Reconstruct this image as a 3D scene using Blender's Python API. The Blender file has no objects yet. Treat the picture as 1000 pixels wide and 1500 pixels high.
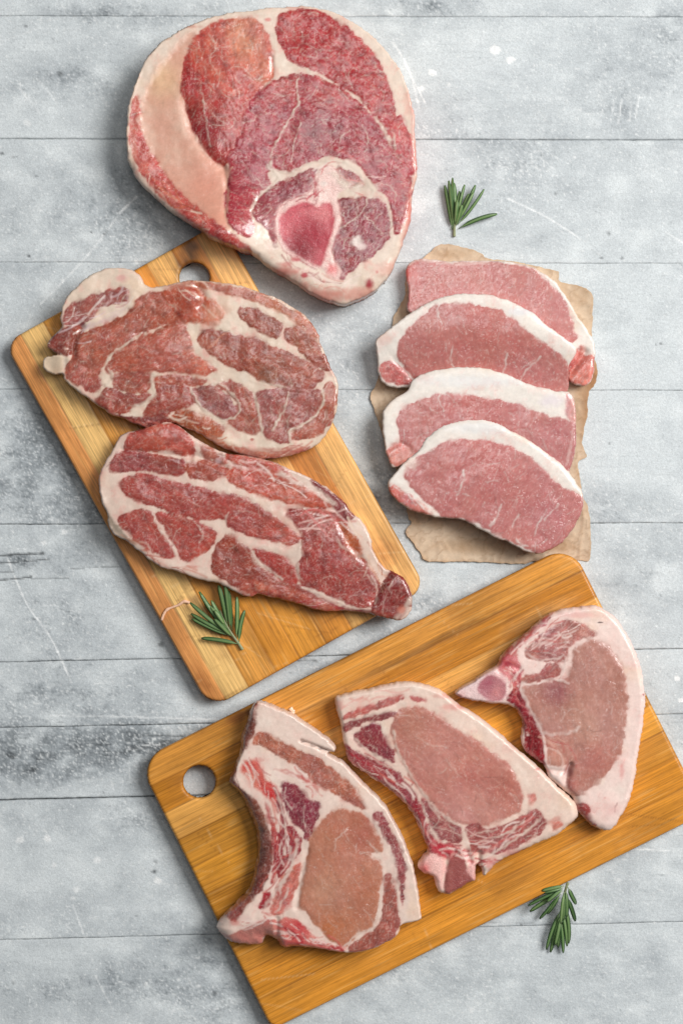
import bpy, math, random
import numpy as np

# ------------------------------------------------------------------ camera, light, exposure
SC = bpy.context.scene
COL = SC.collection
H = 1.30                    # camera height over the table, metres
S = 0.0005                  # metres per photograph pixel on the table
cam = bpy.data.cameras.new('camera')
cam.sensor_fit = 'VERTICAL'; cam.sensor_height = 24.0
cam.lens = 12.0 / (0.375 / H)
cam.clip_start = 0.05; cam.clip_end = 50
camo = bpy.data.objects.new('camera', cam); COL.objects.link(camo)
camo.location = (0, 0, H)
SC.camera = camo

world = bpy.data.worlds.new('World'); SC.world = world
world.use_nodes = True
bgn = world.node_tree.nodes['Background']
bgn.inputs[0].default_value = (0.86, 0.94, 1.0, 1)
bgn.inputs[1].default_value = 0.10

def area(name, loc, target, sx, sy, power, col):
    l = bpy.data.lights.new(name, 'AREA'); l.shape = 'RECTANGLE'
    l.size = sx; l.size_y = sy; l.energy = power; l.color = col
    o = bpy.data.objects.new(name, l); COL.objects.link(o); o.location = loc
    d = np.array(target, float) - np.array(loc, float)
    from mathutils import Vector
    o.rotation_euler = Vector(d).to_track_quat('-Z', 'Y').to_euler()
    return o
area('window_light', (2.05, 1.05, 2.45), (0.0, 0.0, 0.0), 1.60, 1.60, 131.0, (1.0, 0.985, 0.965))
area('studio_softbox', (0.06, 0.46, 1.70), (0.0, 0.1, 0.0), 0.50, 0.66, 4.3, (1.0, 0.99, 0.98))

vs = SC.view_settings
SC.display_settings.display_device = 'sRGB'
vs.view_transform = 'Standard'; vs.look = 'None'; vs.exposure = 0.0; vs.gamma = 1.0

# ------------------------------------------------------------------ maths helpers
_rs = np.random.RandomState(7)
_perm = np.concatenate([_rs.permutation(256)] * 3).astype(np.int64)
_ang = _rs.rand(256) * 2 * np.pi
_gx, _gy = np.cos(_ang), np.sin(_ang)

def noise(x, y, seed=0):                     # gradient noise, about -1..1
    x = np.asarray(x, float) + seed * 17.31; y = np.asarray(y, float) + seed * 9.77
    xi = np.floor(x).astype(np.int64); yi = np.floor(y).astype(np.int64)
    fx = x - xi; fy = y - yi
    u = fx * fx * fx * (fx * (fx * 6 - 15) + 10); v = fy * fy * fy * (fy * (fy * 6 - 15) + 10)
    def g(ix, iy, dx, dy):
        h = _perm[_perm[ix & 255] + (iy & 255)]
        return _gx[h] * dx + _gy[h] * dy
    a = g(xi, yi, fx, fy); b = g(xi + 1, yi, fx - 1, fy)
    c = g(xi, yi + 1, fx, fy - 1); d = g(xi + 1, yi + 1, fx - 1, fy - 1)
    return ((a + u * (b - a)) + v * ((c + u * (d - c)) - (a + u * (b - a)))) * 1.5

def fbm(x, y, seed=0, o=4):
    r = 0; a = 0.55; f = 1.0
    for i in range(o):
        r = r + a * noise(x * f, y * f, seed + i * 3); a *= 0.5; f *= 2.03
    return r

def cells(x, y, seed=0):                     # distance to nearest and second nearest seed, and a tone per cell
    xi = np.floor(x).astype(np.int64); yi = np.floor(y).astype(np.int64)
    f1 = np.full(x.shape, 9.0); f2 = np.full(x.shape, 9.0); tid = np.zeros(x.shape)
    for dx in (-1, 0, 1):
        for dy in (-1, 0, 1):
            cx, cy = xi + dx, yi + dy
            h = _perm[_perm[(cx + seed * 13) & 255] + (cy & 255)]; h2 = _perm[h + 91]
            d = np.hypot(cx + h / 255.0 - x, cy + h2 / 255.0 - y)
            near = d < f1
            f2 = np.where(near, f1, np.minimum(f2, d)); tid = np.where(near, _perm[h2 + 37] / 255.0, tid); f1 = np.where(near, d, f1)
    return f1, f2, tid

def ss(a, b, x):
    t = np.clip((x - a) / (b - a), 0, 1); return t * t * (3 - 2 * t)

def lin(c):
    c = np.asarray(c, float) / 255.0
    return np.where(c <= 0.04045, c / 12.92, ((c + 0.055) / 1.055) ** 2.4)

def spline(P, closed=True, n=6):
    P = np.asarray(P, float); N = len(P); out = []
    rng = range(N) if closed else range(N - 1)
    for i in rng:
        if closed: p0, p1, p2, p3 = P[i - 1], P[i], P[(i + 1) % N], P[(i + 2) % N]
        else: p0, p1, p2, p3 = P[max(i - 1, 0)], P[i], P[i + 1], P[min(i + 2, N - 1)]
        for k in range(n):
            t = k / n
            out.append(0.5 * ((2 * p1) + (-p0 + p2) * t + (2 * p0 - 5 * p1 + 4 * p2 - p3) * t * t + (-p0 + 3 * p1 - 3 * p2 + p3) * t ** 3))
    if not closed: out.append(P[-1])
    return np.array(out)

def seg_dist(X, Y, A, B):
    out = np.full(X.shape, 1e9)
    for (ax, ay), (bx, by) in zip(A, B):
        ex, ey = bx - ax, by - ay; L = ex * ex + ey * ey + 1e-9
        t = np.clip(((X - ax) * ex + (Y - ay) * ey) / L, 0, 1)
        dx = X - ax - t * ex; dy = Y - ay - t * ey
        np.minimum(out, dx * dx + dy * dy, out=out)
    return np.sqrt(out)

def sdf(X, Y, poly):                        # negative inside
    A = poly; B = np.roll(poly, -1, axis=0)
    d = seg_dist(X, Y, A, B)
    ins = np.zeros(X.shape, bool)
    for (ax, ay), (bx, by) in zip(A, B):
        if ay == by: continue
        c = ((ay > Y) != (by > Y)) & (X < (bx - ax) * (Y - ay) / (by - ay) + ax)
        ins ^= c
    return np.where(ins, -d, d)

def sdf_box(X, Y, poly, m):                 # same, but only worked out near the polygon
    x0, y0 = poly.min(0) - m; x1, y1 = poly.max(0) + m
    out = np.full(X.shape, 1e3)
    k = (X > x0) & (X < x1) & (Y > y0) & (Y < y1)
    if k.any(): out[k] = sdf(X[k], Y[k], poly)
    return out

def line_box(X, Y, pts, m):
    pts = np.asarray(pts, float)
    x0, y0 = pts.min(0) - m; x1, y1 = pts.max(0) + m
    out = np.full(X.shape, 1e3)
    k = (X > x0) & (X < x1) & (Y > y0) & (Y < y1)
    if k.any(): out[k] = seg_dist(X[k], Y[k], pts[:-1], pts[1:])
    return out

def pp(s):                                  # "x,y x,y ..." -> points
    return np.array([[float(v) for v in q.split(',')] for q in s.split()])

def frame(x0, y0, s):                       # tracing frame: local tracing units -> layout units
    return lambda t: (pp(t) if isinstance(t, str) else np.asarray(t, float)) * s + np.array([x0, y0])

# ------------------------------------------------------------------ object helpers
def empty(name, loc, rz=0.0):
    o = bpy.data.objects.new(name, None); COL.objects.link(o)
    o.location = loc; o.rotation_euler = (0, 0, rz); o.empty_display_size = 0.02
    return o

def tag(o, label=None, cat=None, group=None, kind=None):
    if label: o['label'] = label
    if cat: o['category'] = cat
    if group: o['group'] = group
    if kind: o['kind'] = kind
    return o

def mesh_obj(name, V, F, mat, parent=None, col=None, nrm=None):
    """V (n,3), F list of equal-length index arrays (quads)"""
    V = np.ascontiguousarray(V, np.float32); F = np.ascontiguousarray(F, np.int32)
    me = bpy.data.meshes.new(name)
    n, k = F.shape
    me.vertices.add(len(V)); me.vertices.foreach_set('co', V.ravel())
    me.loops.add(n * k); me.loops.foreach_set('vertex_index', F.ravel())
    me.polygons.add(n)
    me.polygons.foreach_set('loop_start', np.arange(0, n * k, k, dtype=np.int32))
    me.polygons.foreach_set('use_smooth', np.ones(n, bool))
    me.update(calc_edges=True)
    if col is not None:
        at = me.color_attributes.new('tone', 'FLOAT_COLOR', 'POINT')
        c4 = np.ones((len(V), 4), np.float32); c4[:, :col.shape[1]] = col
        at.data.foreach_set('color', c4.ravel())
    if nrm is not None:
        me.normals_split_custom_set_from_vertices(nrm.astype(np.float32))
    me.materials.append(mat)
    o = bpy.data.objects.new(name, me); COL.objects.link(o)
    if parent: o.parent = parent
    return o

def vnormals(V, F):
    N = np.zeros_like(V)
    a = V[F[:, 2]] - V[F[:, 0]]; b = V[F[:, 3]] - V[F[:, 1]]
    fn = np.cross(a, b)
    for j in range(4):
        for c in range(3):
            N[:, c] += np.bincount(F[:, j], fn[:, c], len(V))
    return N / (np.linalg.norm(N, axis=1, keepdims=True) + 1e-12)

def grid_solid(X, Y, keep, d, grad, zt, zb, col, ridx, names, mats, parent, toxy, dfun=None, inset=2.0, rim=None):
    """A solid from a height field. X,Y: layout coordinates of the grid, keep: cells kept,
    zt/zb: top and underside, ridx: region of each vertex; every region is an object of its own."""
    ny, nx = X.shape
    idx = np.arange(ny * nx).reshape(ny, nx)
    q = np.stack([idx[:-1, :-1], idx[:-1, 1:], idx[1:, 1:], idx[1:, :-1]], -1)[keep]
    cnt = np.bincount(q.ravel(), minlength=ny * nx).reshape(ny, nx)
    bnd = (cnt > 0) & (cnt < 4)
    X = X.copy(); Y = Y.copy(); gx, gy = grad
    if dfun is not None:                                    # pull the rim on to the true outline
        for _ in range(2):
            bx, by = X[bnd], Y[bnd]; dd = dfun(bx, by)
            dd = np.clip(dd, -3, 3)
            X[bnd] = bx - dd * gx[bnd]; Y[bnd] = by - dd * gy[bnd]
    xt, yt = toxy(X, Y)
    top = np.stack([xt, yt, zt], -1).reshape(-1, 3)
    Xb = np.where(bnd, X - inset * gx, X); Yb = np.where(bnd, Y - inset * gy, Y)
    xb, yb = toxy(Xb, Yb)
    bot = np.stack([xb, yb, zb], -1).reshape(-1, 3)
    Xm = np.where(bnd, X - inset * 0.25 * gx, X); Ym = np.where(bnd, Y - inset * 0.25 * gy, Y)
    xm, ym = toxy(Xm, Ym)
    mid = np.stack([xm, ym, zb + 0.45 * (zt - zb)], -1).reshape(-1, 3)
    n = ny * nx
    a = top[q[0]]
    if np.cross(a[1] - a[0], a[2] - a[0])[2] < 0: q = q[:, ::-1]
    # rim edges: those used by one kept cell only
    e = np.concatenate([q[:, [0, 1]], q[:, [1, 2]], q[:, [2, 3]], q[:, [3, 0]]])
    own = np.tile(np.arange(len(q)), 4)
    key = np.minimum(e[:, 0], e[:, 1]) * n + np.maximum(e[:, 0], e[:, 1])
    _, inv, c = np.unique(key, return_inverse=True, return_counts=True)
    m = c[inv] == 1
    e = e[m]; own = own[m]
    sk1 = np.stack([e[:, 1], e[:, 0], e[:, 0] + n, e[:, 1] + n], -1)
    sk2 = np.stack([e[:, 1] + n, e[:, 0] + n, e[:, 0] + 2 * n, e[:, 1] + 2 * n], -1)
    V = np.concatenate([top, mid, bot])
    cf = ridx.ravel()[q[:, 0]]
    F = np.concatenate([q, sk1, sk2, q[:, ::-1] + 2 * n])
    R = np.concatenate([cf, cf[own], cf[own], np.zeros(len(q), int)])
    N = vnormals(V, F[:len(q) + 2 * len(e)]); 
    N[2 * n:] = np.where(np.abs(N[2 * n:]).sum(1, keepdims=True) > 0.1, N[2 * n:], np.array([0, 0, -1.0]))
    C = np.tile(col.reshape(-1, col.shape[-1]), (3, 1))
    out = []
    for r, (nm, mt) in enumerate(zip(names, mats)):
        f = F[R == r]
        if not len(f): continue
        u, iv = np.unique(f.ravel(), return_inverse=True)
        par = parent
        if nm == 'marrow': par = [o for o in out if 'bone' in o.name][-1]
        out.append(mesh_obj(nm, V[u], iv.reshape(-1, 4), mt, par, C[u], N[u]))
    return out

# ------------------------------------------------------------------ materials
def nodes(mat):
    mat.use_nodes = True; nt = mat.node_tree; nt.nodes.clear()
    return nt, (lambda t, **k: _mk(nt, t, k))
def _mk(nt, t, k):
    n = nt.nodes.new(t)
    for a, b in k.items(): setattr(n, a, b)
    return n

def flesh_mat(name, rough, bump, scale, grain, spec=0.5, coat=0.0, spark=0.0, crough=0.17):
    m = bpy.data.materials.new(name); nt, N = nodes(m); L = nt.links.new
    out = N('ShaderNodeOutputMaterial'); b = N('ShaderNodeBsdfPrincipled'); L(b.outputs[0], out.inputs[0])
    at = N('ShaderNodeAttribute', attribute_name='tone'); tc = N('ShaderNodeTexCoord')
    n1 = N('ShaderNodeTexNoise'); n1.inputs['Scale'].default_value = scale; n1.inputs['Detail'].default_value = 5
    n1.inputs['Roughness'].default_value = 0.65; L(tc.outputs['Object'], n1.inputs['Vector'])
    mr = N('ShaderNodeMapRange'); mr.inputs[1].default_value = 0.25; mr.inputs[2].default_value = 0.75
    mr.inputs[3].default_value = 1 - grain; mr.inputs[4].default_value = 1 + grain; L(n1.outputs[0], mr.inputs[0])
    mx = N('ShaderNodeVectorMath', operation='SCALE'); L(at.outputs['Color'], mx.inputs[0]); L(mr.outputs[0], mx.inputs['Scale'])
    L(mx.outputs[0], b.inputs['Base Color'])
    n2 = N('ShaderNodeTexNoise'); n2.inputs['Scale'].default_value = scale * 0.35; n2.inputs['Detail'].default_value = 4
    L(tc.outputs['Object'], n2.inputs['Vector'])
    r2 = N('ShaderNodeMapRange'); r2.inputs[1].default_value = 0.3; r2.inputs[2].default_value = 0.7
    r2.inputs[3].default_value = rough - 0.12; r2.inputs[4].default_value = rough + 0.15; L(n2.outputs[0], r2.inputs[0])
    L(r2.outputs[0], b.inputs['Roughness'])
    ad = N('ShaderNodeMath', operation='ADD'); L(n1.outputs[0], ad.inputs[0]); L(n2.outputs[0], ad.inputs[1])
    bp = N('ShaderNodeBump'); bp.inputs['Strength'].default_value = bump; bp.inputs['Distance'].default_value = 0.0006
    L(ad.outputs[0], bp.inputs['Height']); L(bp.outputs[0], b.inputs['Normal'])
    b.inputs['Specular IOR Level'].default_value = spec
    if spark:
        n4 = N('ShaderNodeTexNoise'); n4.inputs['Scale'].default_value = 430; n4.inputs['Detail'].default_value = 2
        L(tc.outputs['Object'], n4.inputs['Vector'])
        n5 = N('ShaderNodeTexNoise'); n5.inputs['Scale'].default_value = 38; n5.inputs['Detail'].default_value = 2
        L(tc.outputs['Object'], n5.inputs['Vector'])
        r4 = N('ShaderNodeMapRange'); r4.inputs[1].default_value = 0.52; r4.inputs[2].default_value = 0.74; L(n4.outputs[0], r4.inputs[0])
        r5 = N('ShaderNodeMapRange'); r5.inputs[1].default_value = 0.42; r5.inputs[2].default_value = 0.62; L(n5.outputs[0], r5.inputs[0])
        ml = N('ShaderNodeMath', operation='MULTIPLY'); L(r4.outputs[0], ml.inputs[0]); L(r5.outputs[0], ml.inputs[1])
        b2 = N('ShaderNodeBump'); b2.inputs['Strength'].default_value = spark; b2.inputs['Distance'].default_value = 0.0012
        L(ml.outputs[0], b2.inputs['Height']); L(bp.outputs[0], b2.inputs['Normal']); bp = b2
    b.inputs['Coat Weight'].default_value = coat; b.inputs['Coat Roughness'].default_value = crough
    if coat: L(bp.outputs[0], b.inputs['Coat Normal'])
    return m

M_lean = flesh_mat('lean_meat', 0.34, 0.12, 520, 0.045, 0.45, 0.8, spark=0.8, crough=0.10)
M_fat = flesh_mat('pork_fat', 0.40, 0.12, 420, 0.04, 0.45, 0.35, spark=0.35, crough=0.12)
M_bone = flesh_mat('cut_bone', 0.38, 0.5, 1100, 0.20, 0.45, 0.5, spark=0.5, crough=0.12)

def wood_mat(name):
    m = bpy.data.materials.new(name); nt, N = nodes(m); L = nt.links.new
    out = N('ShaderNodeOutputMaterial'); b = N('ShaderNodeBsdfPrincipled'); L(b.outputs[0], out.inputs[0])
    at = N('ShaderNodeAttribute', attribute_name='tone'); tc = N('ShaderNodeTexCoord')
    mp = N('ShaderNodeMapping'); mp.inputs['Scale'].default_value = (30, 1300, 200); L(tc.outputs['Object'], mp.inputs['Vector'])
    n1 = N('ShaderNodeTexNoise'); n1.inputs['Scale'].default_value = 1; n1.inputs['Detail'].default_value = 5
    n1.inputs['Distortion'].default_value = 0.4
    L(mp.outputs[0], n1.inputs['Vector'])
    mr = N('ShaderNodeMapRange'); mr.inputs[1].default_value = 0.28; mr.inputs[2].default_value = 0.72
    mr.inputs[3].default_value = 0.66; mr.inputs[4].default_value = 1.22; L(n1.outputs[0], mr.inputs[0])
    mx = N('ShaderNodeVectorMath', operation='SCALE'); L(at.outputs['Color'], mx.inputs[0]); L(mr.outputs[0], mx.inputs['Scale'])
    L(mx.outputs[0], b.inputs['Base Color'])
    n3 = N('ShaderNodeTexNoise'); n3.inputs['Scale'].default_value = 28; n3.inputs['Detail'].default_value = 4
    L(tc.outputs['Object'], n3.inputs['Vector'])
    r2 = N('ShaderNodeMapRange'); r2.inputs[1].default_value = 0.3; r2.inputs[2].default_value = 0.7
    r2.inputs[3].default_value = 0.28; r2.inputs[4].default_value = 0.5; L(n3.outputs[0], r2.inputs[0])
    L(r2.outputs[0], b.inputs['Roughness'])
    bp = N('ShaderNodeBump'); bp.inputs['Strength'].default_value = 0.25; bp.inputs['Distance'].default_value = 0.0004
    L(n1.outputs[0], bp.inputs['Height']); L(bp.outputs[0], b.inputs['Normal'])
    b.inputs['Specular IOR Level'].default_value = 0.35
    return m
M_wood = wood_mat('bamboo_strip')

def table_mat():
    m = bpy.data.materials.new('limewashed_plank'); nt, N = nodes(m); L = nt.links.new
    out = N('ShaderNodeOutputMaterial'); b = N('ShaderNodeBsdfPrincipled'); L(b.outputs[0], out.inputs[0])
    at = N('ShaderNodeAttribute', attribute_name='tone'); tc = N('ShaderNodeTexCoord')
    n1 = N('ShaderNodeTexNoise'); n1.inputs['Scale'].default_value = 950; n1.inputs['Detail'].default_value = 6
    n1.inputs['Roughness'].default_value = 0.7
    L(tc.outputs['Object'], n1.inputs['Vector'])
    mr = N('ShaderNodeMapRange'); mr.inputs[1].default_value = 0.25; mr.inputs[2].default_value = 0.75
    mr.inputs[3].default_value = 0.74; mr.inputs[4].default_value = 1.18; L(n1.outputs[0], mr.inputs[0])
    mx = N('ShaderNodeVectorMath', operation='SCALE'); L(at.outputs['Color'], mx.inputs[0]); L(mr.outputs[0], mx.inputs['Scale'])
    L(mx.outputs[0], b.inputs['Base Color'])
    bp = N('ShaderNodeBump'); bp.inputs['Strength'].default_value = 0.35; bp.inputs['Distance'].default_value = 0.0005
    L(n1.outputs[0], bp.inputs['Height']); L(bp.outputs[0], b.inputs['Normal'])
    b.inputs['Roughness'].default_value = 0.62; b.inputs['Specular IOR Level'].default_value = 0.3
    return m
M_table = table_mat()

def plain_mat(name, rough, spec, bump, scale, grain, sheen=0):
    return flesh_mat(name, rough, bump, scale, grain, spec, 0.0)
M_paper = plain_mat('kraft_paper', 0.85, 0.1, 0.35, 420, 0.09)
M_leaf = plain_mat('rosemary_leaf', 0.45, 0.4, 0.2, 900, 0.12)
M_dark = bpy.data.materials.new('underlay'); M_dark.use_nodes = True
M_dark.node_tree.nodes['Principled BSDF'].inputs['Base Color'].default_value = (0.10, 0.105, 0.11, 1)

def to_world(x, y, z=0.0):
    k = S * (H - z) / H
    return ((x - 500) * k, (750 - y) * k)

# ------------------------------------------------------------------ table
def build_table():
    root = empty('table_top', (0, 0, 0)); tag(root, 'pale grey limewashed plank table top under the meat and boards', None, None, 'structure')
    # (y at left edge, y at right edge, gap width, how dark)
    seams = [(-360, -356, 1.6, 1), (-168, -165, 1.6, 1), (23, 25, .3, .25), (203, 205, .7, .6), (384, 386, .1, .15), (570, 572, .2, .25), (768, 766, .35, .4),
             (970, 950, .6, .55), (1066, 1046, .6, .5), (1172, 1148, 1.2, .9), (1377, 1350, .35, .4), (1590, 1560, 1.6, 1), (1790, 1760, 2, 1), (1990, 1960, 2, 1)]
    x0, x1 = -404, 1404
    rng = np.random.RandomState(3)
    # worn places and greyer patches: x, y, rx, ry, strength
    wear_grey = [(60, 1095, 140, 38, .95), (205, 1095, 90, 40, .75), (30, 1140, 90, 25, .5), (330, 1090, 60, 30, .4), (15, 820, 70, 16, .75), (60, 640, 70, 70, .5), (130, 770, 90, 60, .4),
            (120, 880, 90, 70, .35), (60, 1010, 100, 30, .45), (640, 10, 90, 24, .6), (900, 130, 70, 60, .4), (180, 20, 120, 18, .55), (130, 1430, 130, 40, .6), (320, 1400, 70, 50, .55),
            (880, 740, 60, 30, .4), (700, 330, 80, 50, .15), (200, 1010, 80, 30, .35), (340, 1470, 60, 30, .3), (230, 1210, 90, 40, .35),
            (90, 110, 60, 40, .35), (250, 250, 70, 60, .3), (500, 690, 60, 60, .3), (560, 760, 50, 60, .35), (940, 850, 70, 50, .3), (985, 40, 40, 40, .45), (100, 560, 80, 30, .3), (60, 320, 110, 50, .35), (170, 330, 70, 60, .4), (560, 350, 50, 60, .3), (500, 500, 50, 60, .25), (640, 880, 60, 30, .3), (0, 720, 50, 40, .5),
            (650, 1440, 140, 30, .3), (930, 1390, 90, 30, .25), (20, 1240, 60, 40, .15)]
    light = [(60, 200, 120, 30, .5), (820, 600, 120, 90, .5), (930, 560, 80, 120, .4), (760, 420, 150, 60, .35), (60, 1400, 80, 30, .4), (70, 1260, 140, 40, .3), (670, 90, 80, 30, .3), (300, 1020, 200, 18, .25), (930, 690, 80, 40, .5)]
    scr = [("10,815 40,885 75,935 105,1000", 1.7, .8), ("200,288 175,312", 2.4, .8), ("172,318 130,372 95,410 60,445", 1.6, .6), ("742,290 800,318 850,350", 1.7, .75), ("975,340 1003,358", 2, .7),
           ("905,1242 985,1247", 1.8, .7), ("140,1430 165,1478", 1.6, .6), ("107,1325 122,1366", 1.6, .6), ("75,1048 180,1050 320,1054", 1.8, .5), ("30,130 58,165", 2.2, .35), ("55,115 85,152", 2.2, .35),
           ("575,62 598,100 612,150", 2.4, .6), ("592,92 622,150", 1.6, .6), ("380,376 420,396 475,428", 1.3, .6), ("910,146 905,182", 1.8, .5), ("925,148 921,176", 1.8, .5), ("936,140 930,172", 1.8, .5),
           ("898,150 894,178", 1.5, .4), ("885,150 880,170", 1.5, .4), ("700,365 760,378", 1.3, .25), ("250,1490 262,1460", 1.4, .4), ("275,1430 285,1452", 1.4, .4), ("5,60 60,40", 1.6, .3), ("620,300 660,250", 1.2, .25), ("870,20 880,90", 1.3, .25)]
    spots = [(725, 73, 8, .9), (747, 87, 6, .9), (633, 106, 6, .8), (617, 130, 4.5, .8), (657, 125, 3, .5), (841, 231, 3, .5), (30, 1230, 6, .6), (70, 1228, 6, .7), (143, 1260, 6, .65), (80, 1268, 4, .5), (112, 1303, 5, .55), (231, 1290, 6, .75), (108, 1316, 3, .5),
             (991, 994, 4.5, .8), (997, 1026, 4, .8), (40, 180, 6, .4), (200, 384, 4, .6), (65, 795, 4, .7), (95, 780, 4, .6), (215, 1440, 3, .6), (262, 1435, 3, .6), (290, 1445, 3, .6), (860, 345, 3, .3), (690, 1480, 4, .4), (905, 1290, 4, .4)]
    pits = [(226, 1277, 5, 3, .85), (228, 1262, 4, 4, .4), (88, 108, 6, 5, .55), (3, 225, 4, 3, .7), (53, 258, 4, 2, .5), (20, 230, 6, 2, .35), (134, 340, 2, 2, .8), (153, 343, 2, 2, .7), (42, 375, 4, 2, .7), (200, 338, 2, 2, .6), (236, 944, 5, 5, .6), (890, 342, 4, 4, .35),
            (880, 378, 3, 2.5, .6), (910, 378, 3, 3, .55), (967, 504, 3, 3, .6), (813, 283, 3, 3, .4), (38, 38, 3, 3, .5), (50, 907, 3, 2, .5), (50, 1128, 6, 4, .5), (18, 1108, 7, 5, .6), (20, 1440, 3, 3, .4), (315, 1455, 5, 5, .45), (200, 1342, 3, 2, .4), (960, 505, 2, 2, .5), (892, 650, 2, 2, .5), (460, 968, 5, 3, .5), (763, 1355, 3, 2, .6)]
    cracks = [("-10,815 30,812 64,811", 1.6, .8), ("-10,826 40,822 72,819", 1.3, .7), ("-10,850 25,848 46,845", 1.5, .8), ("46,848 100,847", 1.0, .35), ("105,833 150,831 190,829", 1.0, .45), ("215,1077 270,1079", 1.3, .45), ("-10,838 20,838", 1.0, .5), ("380,972 470,966", 1.0, .4), ("640,1352 780,1352", .8, .3)]
    for i in range(len(seams) - 1):
        yl0, yr0, g0, k0 = seams[i]; yl1, yr1, g1, k1 = seams[i + 1]
        p = 2.0 if 1 <= i <= 10 else 8.0
        xs = np.concatenate([np.arange(x0, -20, 12.0), np.arange(-20, 1020, p), np.arange(1020, x1 + 1, 12.0)])
        nx = len(xs); ny = max(int((yl1 - yl0) / p), 4) + 1
        u = (xs - x0) / (x1 - x0); v = np.linspace(0, 1, ny)
        U, Vv = np.meshgrid(u, v)
        X = x0 + U * (x1 - x0); fx = X / 1000.0
        top = yl0 + (yr0 - yl0) * fx + g0 * (.30 + .45 * ss(-.5, .4, noise(X / 70, X * 0, 71 + i))) + .6 * noise(X / 60, X * 0 + i, 3) + .4 * noise(X / 9, X * 0 + i, 5)
        bot = yl1 + (yr1 - yl1) * fx - g1 * (.30 + .45 * ss(-.5, .4, noise(X / 70, X * 0, 72 + i))) + .6 * noise(X / 60, X * 0 + i + 1, 3) + .4 * noise(X / 9, X * 0 + i + 1, 6)
        Y = top + Vv * (bot - top)
        # paint: base tone, mottling, wear
        big = fbm(X / 170, Y / 90, 20 + i, 4); mid = fbm(X / 36, Y / 22, 31 + i, 4)
        w = 0.20 + 0.34 * big + 0.22 * mid + 0.30 * fbm(X / 260, Y / 170, 15, 2)
        for (a, b_, rx, ry, s_) in wear_grey: w = w + s_ * np.exp(-((X - a) / rx) ** 2 - ((Y - b_) / ry) ** 2) * (0.75 + 0.5 * mid)
        for (a, b_, rx, ry, s_) in light: w = w - s_ * 0.8 * np.exp(-((X - a) / rx) ** 2 - ((Y - b_) / ry) ** 2)
        w = w + rng.uniform(-.05, .05)
        fine = .75 * fbm(X / 3.4, Y / 3.0, 44, 2) + .5 * fbm(X / 8.0, Y / 6.0, 45, 2); fine2 = .7 * fbm(X / 5.0, Y / 4.0, 52, 3) + .5 * fbm(X / 22, Y / 15, 53, 2); cloud = fbm(X / 62, Y / 46, 58 + i, 4); streak = fbm(X / 70, Y / 3.2, 61, 3)
        c = np.empty(X.shape + (3,)); c[:] = lin((214, 220, 222))
        def mix(c, colr, a): return c + (lin(colr) - c) * np.clip(a, 0, 1)[..., None]
        c = mix(c, (158, 165, 170), np.clip(1.2 * w + .50 * cloud + .04, 0, 1) * (0.80 + 0.4 * fine2)); c = mix(c, (228, 233, 234), ss(.05, .6, -cloud - .2 * w) * .6)
        c = mix(c, (150, 156, 160), ss(.12, .55, streak) * .16)
        c = mix(c, (104, 110, 114), ss(.28, .66, w * .60 + fine * .48) * .58)           # worn-through grey
        c = mix(c, (62, 66, 70), ss(.62, .95, w * .62 + fine * .5 + .1 * mid) * .75)
        c = mix(c, (120, 126, 130), ss(.42, .62, fine2 + .25 * w) * .45)
        c = mix(c, (244, 246, 245), ss(.12, .5, -fine - .10 + .25 * np.abs(big) + .15 * w) * .60)      # white flecks
        c = mix(c, (236, 240, 240), ss(.30, .6, fbm(X / 26, Y / 20, 77, 3)) * .30)
        z = .00005 * fine + .0002 * mid
        for (t, wd, s_) in scr:
            d = line_box(X, Y, spline(pp(t), False), 8)
            c = mix(c, (246, 248, 248), 1.25 * s_ * ss(wd * 1.1, wd * .2, d + .9 * noise(X / 7, Y / 7, 4)) * (.75 + .6 * noise(X / 13, Y / 13, 8)))
        for (a, b_, r, s_) in spots:
            k = np.hypot(X - a, (Y - b_) * 1.15) + 2.2 * noise(X / 5, Y / 5, 9)
            c = mix(c, (250, 251, 250), s_ * ss(r + .8, r - 1.2, k))
        for (a, b_, rx, ry, s_) in pits:
            k = np.hypot((X - a) / rx, (Y - b_) / ry) + .35 * noise(X / 4, Y / 4, 12)
            c = mix(c, (58, 61, 64), s_ * ss(1.15, .35, k)); z = z - .0004 * s_ * ss(1.1, .4, k)
        for (t, wd, s_) in cracks:
            d = line_box(X, Y, spline(pp(t), False), 8)
            a = ss(wd * 1.2, wd * .25, d + .5 * noise(X / 6, Y / 6, 14))
            c = mix(c, (40, 42, 45), s_ * a); z = z - .0008 * s_ * a
        # grime caught in the joints
        e0 = (Y - top); e1 = (bot - Y)
        nj = .5 + .5 * ss(-.35, .25, noise(X / 45, X * 0, 18 + i)); nj1 = .5 + .5 * ss(-.35, .25, noise(X / 45, X * 0, 19 + i))
        c = mix(c, (70, 74, 77), k0 * nj * ss(2.6, .2, e0 + 1.0 * fine) * .38); c = mix(c, (70, 74, 77), k1 * nj1 * ss(2.6, .2, e1 + 1.0 * fine) * .38)
        z = z - .0004 * k0 * ss(1.5, 0, e0) - .0004 * k1 * ss(1.5, 0, e1)
        c = c * (1 + .085 * noise(X / 2.7, Y / 2.7, 91) + .07 * noise(X / 4.6, Y / 4.1, 92) + .045 * big)[..., None]
        kk = S
        wx, wy = (X - 500) * kk, (750 - Y) * kk
        V3 = np.stack([wx, wy, z - .0002], -1).reshape(-1, 3)
        idx = np.arange(nx * ny).reshape(ny, nx)
        q = np.stack([idx[:-1, :-1], idx[1:, :-1], idx[1:, 1:], idx[:-1, 1:]], -1).reshape(-1, 4)
        ring = np.concatenate([idx[0, :-1], idx[:-1, -1], idx[-1, :0:-1], idx[:0:-1, 0]])
        n = nx * ny; low = V3[ring] * np.array([1, 1, 0]) + np.array([0, 0, -.012])
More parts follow.
